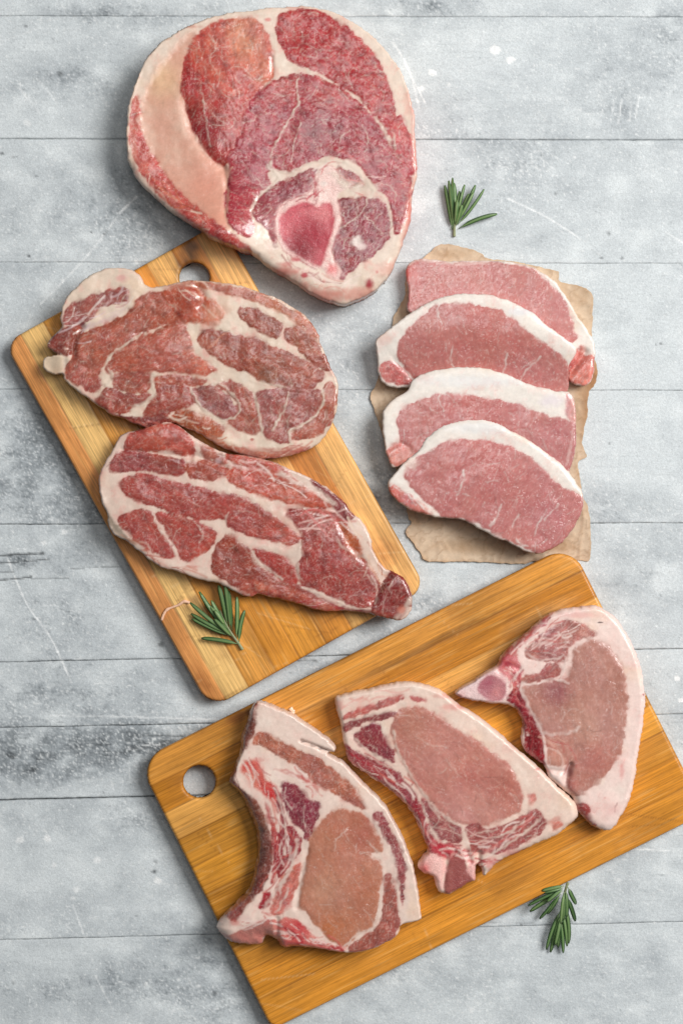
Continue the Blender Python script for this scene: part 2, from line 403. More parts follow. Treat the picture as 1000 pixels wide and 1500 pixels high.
        r2 = n + np.arange(len(ring)); rn = np.roll(ring, -1); r2n = np.roll(r2, -1)
        sk = np.stack([ring, rn, r2n, r2], -1)
        cc = c.reshape(-1, 3)
        o = mesh_obj('plank', np.concatenate([V3, low]), np.concatenate([q, sk]), M_table, root, np.concatenate([cc, cc[ring] * 0 + lin((110, 114, 117))]))
    b = np.array([(x0, -400), (x1, -400), (x1, 2000), (x0, 2000)], float)
    V3 = np.array([((x - 500) * S, (750 - y) * S, -.0125) for x, y in b] + [((x - 500) * S, (750 - y) * S, -.022) for x, y in b])
    F = np.array([(3, 2, 1, 0), (4, 5, 6, 7), (0, 1, 5, 4), (1, 2, 6, 5), (2, 3, 7, 6), (3, 0, 4, 7)])
    o = mesh_obj('underlay', V3, F, M_dark, root)
build_table()

# ------------------------------------------------------------------ cutting boards
BT = 0.0125       # board thickness
def board(name, label, d, n, sgn, a0, a1, l0, l1, rads, hole, bounds, cols, dark, stains, z0, seed, dashes=0.5):
    zr = z0 + BT; k = S * (H - zr) / H
    lc, ac = (l0 + l1) / 2, (a0 + a1) / 2
    # layout point of the centre
    M = np.array([[d[0], d[1]], [n[0], n[1]]]); cen = np.linalg.inv(M) @ np.array([lc, ac])
    root = empty(name, (*to_world(cen[0], cen[1], zr), z0), math.atan2(-d[1], d[0]))
    tag(root, label, 'cutting board', 'bamboo cutting boards')
    p_l = 3.0
    ls = np.linspace(l0 - 1, l1 + 1, int((l1 - l0) / p_l))
    av = []
    bb = [0] + list(bounds) + [a1 - a0]
    for i in range(len(bb) - 1):
        m = max(int((bb[i + 1] - bb[i]) / 2.0), 2)
        lo, hi = bb[i], bb[i + 1]
        av += list(np.linspace(lo + (.0 if i == 0 else .0), hi, m, endpoint=False))
    av.append(bb[-1]); av = np.array(av) + a0; av[0] -= .8; av[-1] += .8
    L_, A_ = np.meshgrid(ls, av)
    hw, hh = (l1 - l0) / 2, (a1 - a0) / 2
    hl, ha, hr = hole
    def dfun(x, y):
        qx, qy = x - lc, y - ac
        r = np.where(qx < 0, np.where(qy < 0, rads[0], rads[1]), np.where(qy < 0, rads[2], rads[3]))
        ax = np.abs(qx) - hw + r; ay = np.abs(qy) - hh + r
        o = np.minimum(np.maximum(ax, ay), 0) + np.hypot(np.maximum(ax, 0), np.maximum(ay, 0)) - r
        return np.maximum(o, hr - np.hypot(x - hl, y - ha))
    e = .5
    D = dfun(L_, A_)
    gx = (dfun(L_ + e, A_) - dfun(L_ - e, A_)) / (2 * e); gy = (dfun(L_, A_ + e) - dfun(L_, A_ - e)) / (2 * e)
    g = np.hypot(gx, gy) + 1e-6; gx /= g; gy /= g
    cx = (L_[:-1, :-1] + L_[1:, 1:]) / 2; cy = (A_[:-1, :-1] + A_[1:, 1:]) / 2
    keep = dfun(cx, cy) < 0
    u = np.clip(-D / 4.0, 0, 1)
    z = BT - .0018 * (1 - np.sqrt(1 - (1 - u) ** 2 + 1e-9))
    ra = A_ - a0
    ridx = np.clip(np.searchsorted(np.array(bounds), ra + 1e-3, side='right'), 0, len(bounds))
    c = np.empty(L_.shape + (3,))
    for i, cl in enumerate(cols):
        mk = ridx == i
        c[mk] = lin(cl)
    def mix(c, colr, a): return c + (lin(colr) - c) * np.clip(a, 0, 1)[..., None]
    off = ridx * 37.7
    st = fbm(L_ / 170 + off, A_ / 6.0, seed, 4); st2 = fbm(L_ / 60 + off, A_ / 2.2, seed + 5, 2); bl = fbm(L_ / 90 + off, A_ / 16, seed + 9, 3)
    c = c * (1 + .24 * st + .20 * st2 + .16 * bl)[..., None]; c = mix(c, (246, 196, 120), ss(.30, .7, noise(L_ / 80 + off, A_ / 2.4, seed + 14)) * .30)
    dash = ss(.30, .6, noise(L_ / 13 + off * 3, A_ / 1.9, seed + 12))
    c = mix(c, dark, dash * .35 * dashes)
    c = mix(c, dark, ss(.35, .8, st) * .25)
    for i, bnd_ in enumerate(bounds):
        dd = np.abs(ra - bnd_)
        a = ss(2.0, .3, dd); z = z - .0002 * ss(1.6, .2, dd)
        c = mix(c, dark, a * (.45 + .35 * noise(L_ / 60, L_ * 0 + i, seed)))
    for (sl, sa, rl, rw, colr, s_) in stains:
        q = np.hypot((L_ - sl) / rl, (A_ - sa) / rw) + .35 * fbm(L_ / 14, A_ / 6, seed + 30, 3)
        c = mix(c, colr, s_ * ss(1.1, .2, q))
    for q in range(14):
        kx, ky = np.random.RandomState(seed + q).uniform(0, 1, 2); q_ = np.hypot((L_ - l0 - kx * (l1 - l0)) / 60, (A_ - a0 - ky * (a1 - a0)) / 26) + .5 * fbm(L_ / 30, A_ / 30, seed + 40 + q, 3)
        c = mix(c, dark, .22 * ss(1.0, .5, q_))
    kr = np.random.RandomState(seed + 77)
    for q in range(60):                                    # knife scars
        a_ = kr.normal(1.1, .5); Lk = kr.uniform(10, 46); x_, y_ = kr.uniform(l0, l1), kr.uniform(a0, a1)
        P = np.array([(x_ - math.cos(a_) * Lk, y_ - math.sin(a_) * Lk), (x_ + math.cos(a_) * Lk, y_ + math.sin(a_) * Lk)])
        m_ = ss(1.3, .2, line_box(L_, A_, P, 4)) * kr.uniform(.12, .4); z = z - .00012 * m_
        c = mix(c, dark if kr.rand() < .5 else (244, 206, 150), m_)
    # darker along the rim and round the hole
    c = mix(c, dark, ss(-3.0, -.3, D) * .25)
    z = z + .00004 * st2
    zb = np.zeros_like(z)
    toxy = lambda x, y: ((x - lc) * k, sgn * (y - ac) * k)
    grid_solid(L_, A_, keep, D, (gx, gy), z, zb, c, ridx, ['strip'] * len(cols), [M_wood] * len(cols), root, toxy, dfun, inset=7.0)
    return root

d1, n1 = (.4899, .8718), (.8718, -.4899)
board('cutting_board', 'bamboo cutting board of contrasting light and dark strips under the two marbled neck steaks', d1, n1, 1,
      -241, 122, 441, 1057, (26, 30, 34, 26), (494, 49, 22),
      [28, 66, 112, 152, 196, 240, 281, 322],
      [(224, 152, 86), (240, 194, 122), (224, 156, 72), (226, 150, 54), (228, 154, 58), (218, 144, 58), (234, 178, 104), (200, 130, 62), (240, 184, 112)],
      (120, 70, 28), [(480, 49, 30, 26, (60, 38, 22), .75), (452, 66, 20, 16, (50, 32, 20), .7), (520, 40, 40, 14, (80, 50, 26), .4), (1020, -230, 40, 12, (150, 84, 40), .5), (905, -190, 10, 20, (205, 150, 100), .4), (980, 96, 30, 26, (196, 120, 60), .4)], 0.0002, 3)
d2, n2 = (.894, -.448), (.448, .894)
board('cutting_board', 'amber bamboo cutting board with a round hole under the three bone-in chops', d2, n2, -1,
      1087, 1528, -320, 390, (42, 16, 40, 30), (-252, 1154.5, 23.5),
      [42, 86, 130, 175, 220, 262, 305, 347, 392],
      [(218, 148, 62), (198, 128, 42), (232, 168, 84), (208, 142, 52), (220, 150, 52), (200, 134, 44), (222, 154, 58), (206, 138, 50), (214, 140, 46), (220, 146, 52)],
      (122, 72, 26), [(-140, 1098, 9, 8, (48, 36, 20), .85), (-160, 1096, 26, 12, (150, 86, 36), .8), (120, 1126, 190, 7, (120, 76, 32), .6), (-260, 1140, 40, 10, (130, 76, 30), .4), (10, 1150, 14, 8, (206, 120, 40), .6), (55, 1160, 9, 6, (200, 112, 36), .6), (-40, 1130, 160, 10, (226, 166, 92), .35),
      (300, 1160, 80, 16, (222, 168, 100), .5), (240, 1475, 60, 12, (214, 128, 44), .4), (-235, 1230, 14, 6, (222, 170, 96), .5), (-190, 1290, 40, 8, (216, 160, 84), .4)], 0.0011, 8, .4)

# ------------------------------------------------------------------ meat
def R(nm, p, c, c2=None, mb=.5, soft=1.4, h=.4, fib=None, m='lean', edge=1.9, tint=(), fl=1.0, cell=5.5, ct=1.0):
    return dict(nm=nm, p=p, c=c, c2=c2, mb=mb, soft=soft, h=h, fib=fib, m=m, edge=edge, tint=tint, fl=fl, cell=cell, ct=ct)

def meat(name, label, cat, group, fr, us, outline, z0, T, rim, fat, regs, crest=None, base=None, veins=(), marks=(), feats=(), streaks=(), grow=0.0, fatpink=(222, 150, 140), fatvar=.35, seed=1, pitch=1.5, hb=.84, lump=.5):
    """us: size of one tracing unit. A cut of meat: a height field with each muscle, bone and the fat as objects of their own."""
    O = spline(fr(outline), True, 6)
    x0, y0 = O.min(0) - 4; x1, y1 = O.max(0) + 4
    xs = np.arange(x0, x1 + pitch, pitch); ys = np.arange(y0, y1 + pitch, pitch)
    X, Y = np.meshgrid(xs, ys)
    def dfun(x, y): return sdf(x, y, O) + 1.0 * noise(x / 9, y / 9, seed) + .35 * noise(x / 3.6, y / 3.6, seed + 1) + 1.2 * noise(x / 26, y / 26, seed + 2)
    D = dfun(X, Y)
    gy, gx = np.gradient(D, pitch); g = np.hypot(gx, gy) + 1e-6; gx /= g; gy /= g
    Dc = (D[:-1, :-1] + D[1:, :-1] + D[:-1, 1:] + D[1:, 1:]) / 4
    keep = Dc < 0
    # height
    rim = rim * (.42 + .30 * noise(X / 25, Y / 25, seed + 3)); dcr = D + rim
    if crest is not None:
        dcr = np.maximum(dcr, sdf(X, Y, spline(fr(crest), True, 5)) + 1.0 * noise(X / 8, Y / 8, seed + 2))
    t = np.where(dcr > 0, np.clip(-D, 0, None) / (np.clip(-D, 0, None) + np.clip(dcr, 0, None) + 1e-6), 1)
    h = hb + (1 - hb) * np.sqrt(np.clip(1 - (1 - t) ** 2, 0, 1))
    zb = np.full(X.shape, 0.0) if base is None else base(X, Y)
    z = T * h
    inner = ss(0, 7, -D)
    z = z + inner * (.0011 * lump * fbm(X / 55, Y / 55, seed + 4, 3) + .00010 * fbm(X / 11, Y / 11, seed + 5, 2))
    # colours
    def mix(c, colr, a): return c + ((colr if isinstance(colr, np.ndarray) else lin(colr)) - c) * np.clip(a, 0, 1)[..., None]
    f1 = fbm(X / 30, Y / 30, seed + 7, 4); f2 = fbm(X / 7, Y / 7, seed + 8, 3); f3 = noise(X / 2.6, Y / 2.6, seed + 9); f18 = fbm(X / 16, Y / 16, seed + 10, 3); gran = np.abs(noise(X / 5.2, Y / 5.2, seed + 6))
    c = np.empty(X.shape + (3,)); c[:] = lin(fat)
    c = mix(c, fatpink, ss(.0, .75, f1 + .25 * f2) * fatvar); c = mix(c, (246, 236, 222), ss(.1, .7, -f1 + .2 * f2) * .35)
    c = mix(c, (232, 196, 160), ss(.1, .7, fbm(X / 44, Y / 44, seed + 51, 3)) * .35)
    c = mix(c, fatpink, .40 * ss(.86, 1.02, 1 - np.abs(noise((X + 8 * f1) / 15, (Y + 8 * f1) / 15, seed + 52)) * 2.2 + .12 * f2) * ss(-.2, .5, f1))
    c = c * (1 + .10 * f2 + .05 * f3)[..., None]
    ridx = np.zeros(X.shape, int); cover = np.zeros(X.shape)
    vsoft = .7 + 2.6 * ss(.0, .75, noise(X / 19, Y / 19, seed + 19))
    warp = 1.5 * fbm(X / 5.5, Y / 5.5, seed + 11, 3) + 2.2 * noise(X / 11, Y / 11, seed + 22) + 2.2 * fbm(X / 20, Y / 20, seed + 12, 2) + 1.0 * np.clip(noise(X / 3.2, Y / 3.2, seed + 18), 0, 1)
    names = ['fat']; mats = [M_fat]
    grow_ = grow
    wx = X + 10 * fbm(X / 30, Y / 30, seed + 13, 2); wy = Y + 10 * fbm(X / 30, Y / 30, seed + 14, 2)
    rid = 1 - np.abs(noise(wx / 26, wy / 26, seed + 15)) * 2.0
    rid2 = 1 - np.abs(noise(wx / 10, wy / 10, seed + 16)) * 2.2
    msk = ss(-.15, .5, fbm(X / 34, Y / 34, seed + 17, 2))
    for i, r in enumerate(regs):
        P = spline(fr(r['p']), True, 5)
        d = sdf_box(X, Y, P, 14) + warp * r['edge'] * .62 - (grow_ if r['m'] == 'lean' else 0)
        k = d < 10
        sv = r['soft'] * (vsoft if r['m'] == 'lean' else 1); w = ss(sv, -sv, d)
        lc = np.empty(X.shape + (3,)); lc[:] = lin(r['c'])
        c2 = r['c2'] if r['c2'] is not None else tuple(v * .80 for v in r['c'])
        lc = mix(lc, c2, ss(-.35, .55, f1 + .2 * noise(X / 12, Y / 12, seed + 21 + i)) * .75)
        for (tx, ty, tr, tcol, ts) in r['tint']:
            px, py = fr([[tx, ty]])[0]
            q = np.hypot(X - px, Y - py) / (tr * us)
            lc = mix(lc, tcol, ts * np.exp(-q * q * 1.3) * (1 + .5 * f1))
        if r['m'] == 'lean':
            fa = r['fib'] if r['fib'] is not None else (37 * i + 20)
            ca, sa = math.cos(math.radians(fa)), math.sin(math.radians(fa))
            uu = X * ca + Y * sa; vv = -X * sa + Y * ca
            fb = noise(uu / 9, vv / 2.3, seed + 23); fb2 = fbm(uu / 24, vv / 5.0, seed + 24, 2)
            lc = lc * (1 + .07 * fb + .22 * fb2 * r['ct'] + .03 * f3 + .09 * f2 + .34 * f18 * r['ct'] + .14 * f1)[..., None]
            pale = np.array(lin(fat)) * .86 + lin(r['c']) * .14
            lc = mix(lc, pale, r['mb'] * .60 * ss(.90, 1.02, rid + .05 * f2) * msk)
            lc = mix(lc, pale, r['mb'] * .30 * ss(.82, 1.02, rid2 + .16 * f2) * (1 - msk * .5))
            lc = mix(lc, pale, r['fl'] * .22 * ss(.42, .85, fb + .35 * f2 + .3 * f18)); lc = mix(lc, pale, r['fl'] * .26 * ss(.50, .75, noise(X / 3.4, Y / 3.4, seed + 26) + .3 * f1))
            hu = noise(X / 44, Y / 44, seed + 61 + i); hv = noise(X / 24, Y / 24, seed + 71 + i)
            lc = lc * (1 + r['ct'] * np.stack([.05 * hu, .02 * hu - .07 * np.abs(hv), -.16 * hu + .06 * hv], -1))
            lc = mix(lc, tuple(v * .55 for v in r['c']), .34 * r['ct'] ** 2.2 * ss(.15, .7, noise(X / 13, Y / 9, seed + 81 + i) + .3 * f2))
            cs = r['cell']
            gk = np.s_[:] if not k.any() else (slice(*[np.nonzero(k.any(1))[0][q] + q_ for q, q_ in ((0, 0), (-1, 1))]), slice(*[np.nonzero(k.any(0))[0][q] + q_ for q, q_ in ((0, 0), (-1, 1))]))
            F1 = np.zeros(X.shape); F2 = np.ones(X.shape); TI = np.full(X.shape, .5)
            F1[gk], F2[gk], TI[gk] = cells((uu + 4 * f2)[gk] / (cs * 1.5), (vv + 4 * f18)[gk] / cs, seed + i)
            lc = lc * (1 + .22 * r['ct'] * (TI - .5))[..., None]
            lc = mix(lc, pale, r['ct'] * .26 * ss(.16, .0, F2 - F1) * (.4 + ss(-.3, .5, f18)))
            z = z + np.where(k, w * r['ct'] * .00013 * (.5 - np.clip(F1, 0, 1)), 0)
            lc = mix(lc, tuple(v * .62 for v in r['c']), .30 * ss(.3, .8, -fb2 - .1))
        else:
            lc = lc * (1 + .08 * f3 + .10 * f2)[..., None]
        halo = np.where(k, .26 * np.exp(-np.clip(d, 0, None) / 3.0) * (.6 + .8 * f2), 0)        # juice stains the fat beside the lean
        c = mix(c, np.array(lin(r['c'])) * 1.25, halo * (1 - w))
        c = np.where(k[..., None], c + (lc - c) * w[..., None], c)
        a = (w > .5) & k
        names.append(r['nm']); mats.append({'lean': M_lean, 'bone': M_bone, 'fat': M_fat}[r['m']])
        ridx[a] = i + 1
        z = z + np.where(k, .001 * r['h'] * (.45 if r['h'] > 0 else 1) * ss(2, -7, d) * ss(0, 6, -D), 0)
        if r['m'] == 'lean': z = z + np.where(k, w * (.000025 * fb + .00007 * (gran - .25) + .00008 * fb2), 0)
        if r['m'] == 'lean': z = z + np.where(k, -.00010 * np.exp(-(d / 1.3) ** 2), 0)
    srng = np.random.RandomState(seed * 7 + 1)
    def stroke(P, wd, colr, st):                           # one short wavy fibre, worked out only where it lies
        nonlocal c
        m = wd * 2 + 3
        a0, a1 = np.searchsorted(xs, [P[:, 0].min() - m, P[:, 0].max() + m]); b0, b1 = np.searchsorted(ys, [P[:, 1].min() - m, P[:, 1].max() + m])
        if a1 - a0 < 2 or b1 - b0 < 2: return
        sl = np.s_[b0:b1, a0:a1]
        d = seg_dist(X[sl], Y[sl], P[:-1], P[1:]) + .6 * f2[sl]
        c[sl] = mix(c[sl], colr, ss(wd * 1.2, wd * .1, d) * st)
    for i, r in enumerate(regs):                           # wisps of fat lying along the fibres
        if r['m'] != 'lean': continue
        jj, ii = np.nonzero((ridx == i + 1) & (D < -5))
        nw = int(len(jj) * pitch * pitch / 330 * (.35 + r['mb']))
        for q in range(min(nw, 260)):
            if not len(jj): break
            k = srng.randint(len(jj)); x, y = xs[ii[k]], ys[jj[k]]
            fa = math.radians((r['fib'] if r['fib'] is not None else 37 * i + 20) + srng.normal(0, 38))
            Ls = srng.uniform(3, 13); bn = srng.normal(0, .25)
            tt = np.linspace(-1, 1, 5)
            P = np.stack([x + Ls * (tt * math.cos(fa) - bn * tt * tt * math.sin(fa)), y + Ls * (tt * math.sin(fa) + bn * tt * tt * math.cos(fa))], -1)
            dark = srng.rand() < .35
            stroke(P, srng.uniform(.6, 1.3), tuple(v * .66 for v in r['c']) if dark else tuple(.9 * v for v in fat), srng.uniform(.12, .5) * (.8 if dark else .6 + .5 * r['mb']))
    for (t_, spread, cnt, cols_, L0) in streaks:           # torn, streaky tissue beside the bones
        Q = spline(fr(t_), False, 10)
        for q in range(cnt):
            k = srng.randint(1, len(Q) - 1); tn = Q[k + 1] - Q[k - 1]; tn = tn / (np.hypot(*tn) + 1e-6); nn = np.array([-tn[1], tn[0]])
            p0 = Q[k] + nn * srng.normal(0, spread * us * .5)
            a = srng.normal(0, .28); dr = tn * math.cos(a) + nn * math.sin(a); n2 = np.array([-dr[1], dr[0]])
            tt = np.linspace(-1, 1, 5)[:, None]; Ls = L0 * us * srng.uniform(.3, 1)
            stroke(p0 + dr * tt * Ls + n2 * (tt * tt) * Ls * srng.normal(0, .25), srng.uniform(.8, 2.4), cols_[srng.randint(len(cols_))], srng.uniform(.35, .85))
    for v in veins:
        t_, wd, s_ = v[0], v[1], v[2]; vc = v[3] if len(v) > 3 else None
        d = line_box(X + 2.2 * noise(X / 9, Y / 9, seed + 44), Y + 2.2 * noise(X / 9, Y / 9, seed + 45), spline(fr(t_), False, 6), 14) + 1.0 * f2 + .5 * noise(X / 4, Y / 4, seed + 41)
        a = ss(wd * 1.15, wd * .10, d) * s_ * np.clip(.78 + .55 * noise(X / 11, Y / 11, seed + 47), .25, 1)
        c = mix(c, vc if vc else tuple(.95 * q for q in fat), a); z = z + (.00018 * a if not vc else 0)
    for (tx, ty, rx, ry, colr, s_) in marks:
        px, py = fr([[tx, ty]])[0]
        q = np.hypot((X - px) / (rx * us), (Y - py) / (ry * us)) + .38 * fbm(X / 8, Y / 8, seed + 43, 3)
        c = mix(c, colr, s_ * ss(1.2, .3, q))
    for (kind, t_, wd, dep) in feats:                       # folds, cuts and bulges (mm)
        if kind == 'g':
            d = line_box(X, Y, spline(fr(t_), False, 6), wd * 3 + 2); z = z - .001 * dep * np.exp(-(d / wd) ** 2)
        else:
            px, py = fr([[t_[0], t_[1]]])[0]
            z = z + .001 * dep * np.exp(-((X - px) / (wd[0] * us)) ** 2 - ((Y - py) / (wd[1] * us)) ** 2)
    z = np.maximum(z, T * hb * .6)
    zr = z0 + T * .8; kk = S * (H - zr) / H
    cx, cy = (x0 + x1) / 2, (y0 + y1) / 2
    root = empty(name, ((cx - 500) * kk, (750 - cy) * kk, z0))
    tag(root, label, cat, group)
    toxy = lambda x, y: ((x - cx) * kk, -(y - cy) * kk)
    grid_solid(X, Y, keep, D, (gx, gy), z + zb, zb, np.clip(c, .002, .95), ridx, names, mats, root, toxy, dfun, inset=2.5)
    return root

# ---- the big bone-in leg steak at the top
HA = frame(170, 0, .46)
RED = (178, 52, 58)
meat('leg_steak', 'largest cut, round bone-in pork leg steak with thick cream fat rim', 'meat', None, HA, .46,
     "38,500 35,440 38,360 60,280 90,205 135,148 200,105 270,72 340,50 430,38 520,28 570,24 640,28 700,46 760,78 820,124 870,180 910,240 935,310 950,380 952,450 958,510 956,570 943,620 938,690 924,745 900,810 868,880 828,922 780,952 720,968 680,960 620,934 580,905 540,882 480,846 430,810 370,790 310,765 250,724 190,684 130,634 80,588 58,555 44,520",
     0.0, .029, 5, (228, 206, 188),
     [R('fat_layer', "250,105 180,165 110,262 84,330 77,400 97,470 128,530 165,605 220,672 290,728 352,746 372,715 362,640 365,550 340,520 300,490 265,440 240,370 230,290 240,180", (214, 160, 138), (224, 184, 162), soft=9, h=-.6, m='fat', tint=[(150, 260, 70, (232, 190, 140), .5), (290, 590, 90, (220, 140, 118), .6), (330, 700, 60, (214, 136, 112), .5)]),
      R('muscle', "62,315 74,335 74,395 88,445 112,490 145,545 180,592 235,650 305,706 370,755 430,806 375,790 300,758 215,690 140,622 90,560 62,505 50,450 50,380", (190, 74, 66), (202, 110, 92), mb=.7, soft=2.0, h=-.3, fib=45, tint=[(330, 760, 70, (150, 24, 36), .7)]),
      R('muscle', "236,158 262,120 302,90 352,72 420,68 465,84 486,130 497,185 496,240 470,282 442,312 416,370 400,430 385,485 372,515 350,525 325,520 292,490 262,440 237,380 221,320 214,270 222,205", (186, 62, 56), (204, 104, 80), mb=.75, soft=2.0, h=.5, fib=75, tint=[(245, 260, 60, (160, 28, 40), .75), (280, 400, 100, (140, 22, 36), .75), (330, 480, 60, (150, 40, 48), .5), (410, 130, 95, (216, 146, 114), .8), (470, 220, 40, (206, 128, 98), .5)]),
      R('muscle', "514,100 524,60 550,44 600,37 652,48 702,74 748,110 792,150 828,195 856,250 872,300 884,350 886,400 872,430 850,400 820,370 790,335 765,308 730,285 690,264 650,236 600,219 560,200 536,165 518,130", (176, 40, 44), (152, 24, 34), mb=.85, soft=1.6, h=.4, fib=40, tint=[(560, 80, 50, (190, 80, 66), .5)]),
      R('muscle', "880,395 905,380 925,420 940,470 946,530 942,560 925,545 905,520 885,490 876,450", (182, 60, 64), (196, 84, 80), mb=.9, soft=1.6, h=.2, fib=70),
      R('muscle', "500,270 540,252 590,244 640,254 690,274 740,304 782,345 817,385 848,425 866,455 886,500 922,530 938,570 934,635 918,695 900,735 885,742 880,680 860,628 820,600 798,560 770,522 730,505 680,502 620,518 560,548 505,540 480,555 490,590 455,628 432,672 436,715 440,742 420,763 390,748 364,718 350,658 355,608 366,558 360,520 370,488 386,470 410,390 442,312", (168, 48, 60), (146, 32, 46), mb=.6, soft=1.6, h=.6, fib=25,
        tint=[(690, 300, 60, (188, 70, 68), .5), (650, 420, 80, (124, 20, 36), .7), (480, 400, 80, (174, 74, 84), .4), (420, 700, 55, (196, 76, 76), .5), (880, 560, 60, (176, 70, 74), .5), (520, 290, 50, (196, 92, 78), .5)]),
      R('muscle', "638,545 600,556 555,574 500,600 456,640 436,680 450,708 478,724 494,760 512,788 512,690 530,660 580,632 612,620 632,580", (152, 48, 58), (134, 34, 46), mb=.6, soft=1.4, h=.2, fib=150, tint=[(600, 570, 40, (130, 36, 46), .6)]),
      R('muscle', "702,545 742,552 776,576 782,596 748,600 722,580", (160, 74, 76), (140, 50, 56), mb=.4, soft=1.4, h=.2),
      R('muscle', "708,640 742,640 800,636 850,650 868,690 872,745 834,800 790,830 742,868 716,892 700,855 690,800 692,755 718,718 712,680", (150, 46, 60), (130, 30, 44), mb=.8, soft=1.4, h=.4, fib=110, tint=[(740, 670, 40, (118, 22, 34), .6), (770, 840, 50, (140, 44, 56), .5)]),
      R('bone', "545,643 580,630 610,619 625,598 634,570 648,545 676,532 702,546 716,572 738,600 706,620 703,640 716,680 716,712 706,740 692,770 687,808 700,838 716,866 706,894 680,884 655,864 620,852 570,824 530,794 510,750 508,694 520,664", (240, 206, 196), (236, 190, 182), soft=2, h=.6, m='bone', edge=.8),
      R('marrow', "546,672 578,652 612,648 640,662 664,650 682,648 690,664 694,680 696,712 688,750 674,790 664,828 648,852 610,838 572,814 537,784 522,744 522,698", (196, 62, 78), (222, 128, 130), soft=3, h=-.3, m='bone', edge=1.2, tint=[(585, 795, 70, (132, 8, 28), .95), (625, 735, 60, (158, 22, 44), .8), (560, 700, 34, (216, 110, 116), .6), (665, 680, 34, (222, 130, 130), .7), (540, 740, 26, (206, 90, 98), .6), (655, 820, 24, (206, 90, 100), .6)])],
     crest="20,500 20,300 150,100 400,10 600,0 800,60 930,240 1000,400 1000,560 930,640 915,700 890,770 860,828 820,872 765,902 715,918 670,908 610,884 565,858 520,836 480,812 430,790 380,768 340,752 280,724 220,676 150,605 100,540 60,460",
     base=lambda X, Y: .0118 * np.exp(-((X - 322) / 62) ** 2 - ((Y - 345) / 46) ** 2),
     veins=[("580,258 576,300 582,332 560,372 530,424 500,480", 2.2, .8), ("500,480 492,520 500,540", 1.8, .7), ("590,400 570,450 556,520", 1.5, .6), ("710,480 718,440 745,420", 1.4, .5), ("780,400 800,440 795,490", 1.4, .5), ("720,488 690,520", 1.3, .5),
            ("480,540 520,552 560,552 620,526 690,516 750,534 790,575 810,600 850,632 870,680 876,745", 3.0, .95), ("500,548 520,575 490,600 455,632 432,670", 3.0, .9), ("486,535 505,560", 5, .9), ("700,560 740,598 800,605 830,600", 9, .95), ("760,600 800,590 812,620", 9, .9),
            ("860,590 885,610 890,640", 1.6, .6), ("715,730 760,700 790,670 798,640", 1.8, .7), ("790,690 820,720 850,750", 1.5, .6), ("300,120 320,160 300,200 330,240", 1.6, .55), ("270,270 280,330 290,400 300,470", 1.6, .55), ("280,330 320,380 350,400", 1.3, .45), ("360,230 400,220 440,260 470,250", 1.5, .5), ("400,110 370,150 320,160", 1.3, .4),
            ("450,570 470,600 520,600", 1.4, .5), ("640,640 636,655 615,660 590,668", 2.2, .7, (150, 14, 34)), ("640,575 636,610 632,640", 3, .55, (176, 30, 48)), ("880,430 890,480", 2.2, .8), ("846,400 862,440 872,450", 4, .8), ("370,540 352,580 360,640 350,700 370,740", 2.6, .8, (222, 176, 150)), ("660,830 690,850 700,880", 2, .5, (206, 90, 90)), ("625,598 610,622 580,634 545,648 518,672 508,700 510,752 530,796 568,826 610,848", 1.6, .6, (176, 60, 74)), ("706,640 716,700 706,745 690,800 700,850", 1.5, .5, (180, 70, 80)), ("650,545 676,533 702,547 716,575", 1.6, .5, (190, 80, 90))],
     marks=[(805, 908, 17, 20, (156, 20, 40), .95), (830, 870, 6, 5, (190, 60, 66), .7), (600, 880, 14, 10, (176, 20, 44), .9), (570, 830, 18, 10, (190, 30, 54), .7), (935, 552, 12, 13, (170, 10, 40), .9), (858, 395, 14, 24, (170, 16, 36), .8), (338, 73, 14, 6, (200, 80, 70), .8), (484, 70, 12, 7, (212, 90, 86), .7), (765, 772, 22, 20, (240, 222, 212), .95), (782, 790, 18, 12, (232, 206, 198), .8), (688, 862, 24, 24, (236, 150, 146), .85), (686, 860, 14, 13, (218, 96, 96), .6),
            (600, 915, 30, 20, (206, 122, 106), .6), (870, 860, 60, 30, (214, 140, 124), .5), (935, 700, 22, 90, (222, 140, 128), .6), (540, 845, 30, 10, (200, 90, 84), .5), (955, 510, 12, 40, (224, 128, 120), .6), (930, 330, 20, 60, (222, 150, 130), .4), (240, 92, 40, 6, (190, 120, 100), .5), (160, 130, 30, 6, (196, 150, 120), .5), (640, 945, 110, 30, (206, 124, 110), .75), (770, 938, 90, 26, (216, 146, 130), .7), (530, 868, 80, 18, (200, 104, 94), .7), (925, 780, 24, 80, (212, 124, 114), .65), (948, 420, 14, 120, (220, 146, 134), .6), (500, 24, 160, 10, (216, 160, 140), .5), (45, 600, 30, 60, (214, 150, 136), .5), (60, 480, 10, 70, (222, 160, 140), .4), (660, 590, 18, 10, (236, 216, 206), .8), (500, 790, 30, 16, (232, 210, 196), .6)],
     feats=[('g', "225,330 250,420 300,500 335,535", 9, 1.6), ('g', "345,540 355,620 348,700 372,745", 4, .9), ('g', "497,190 497,240 470,282", 3, .8), ('b', (350, 300), (110, 160), 2.0), ('b', (140, 450), (90, 150), -1.2)], streaks=[('630,560 690,540 760,590 820,610',40,16,[(238,212,202),(232,190,180),(200,96,90)],40), ('540,830 620,880 700,910 780,900',22,18,[(170,40,50),(150,26,40),(236,208,196),(206,100,88),(240,214,204)],40), ('940,420 950,520 942,620 930,720',14,18,[(214,110,100),(232,170,150),(190,70,66)],40), ('110,560 200,660 320,740',30,20,[(196,104,72),(206,124,92),(150,60,44),(232,204,184)],46), ('620,560 640,620 560,650',14,10,[(160,20,40),(190,60,70)],26)], grow=2.0, fatpink=(214, 128, 116), fatvar=.5, seed=11, lump=.9)

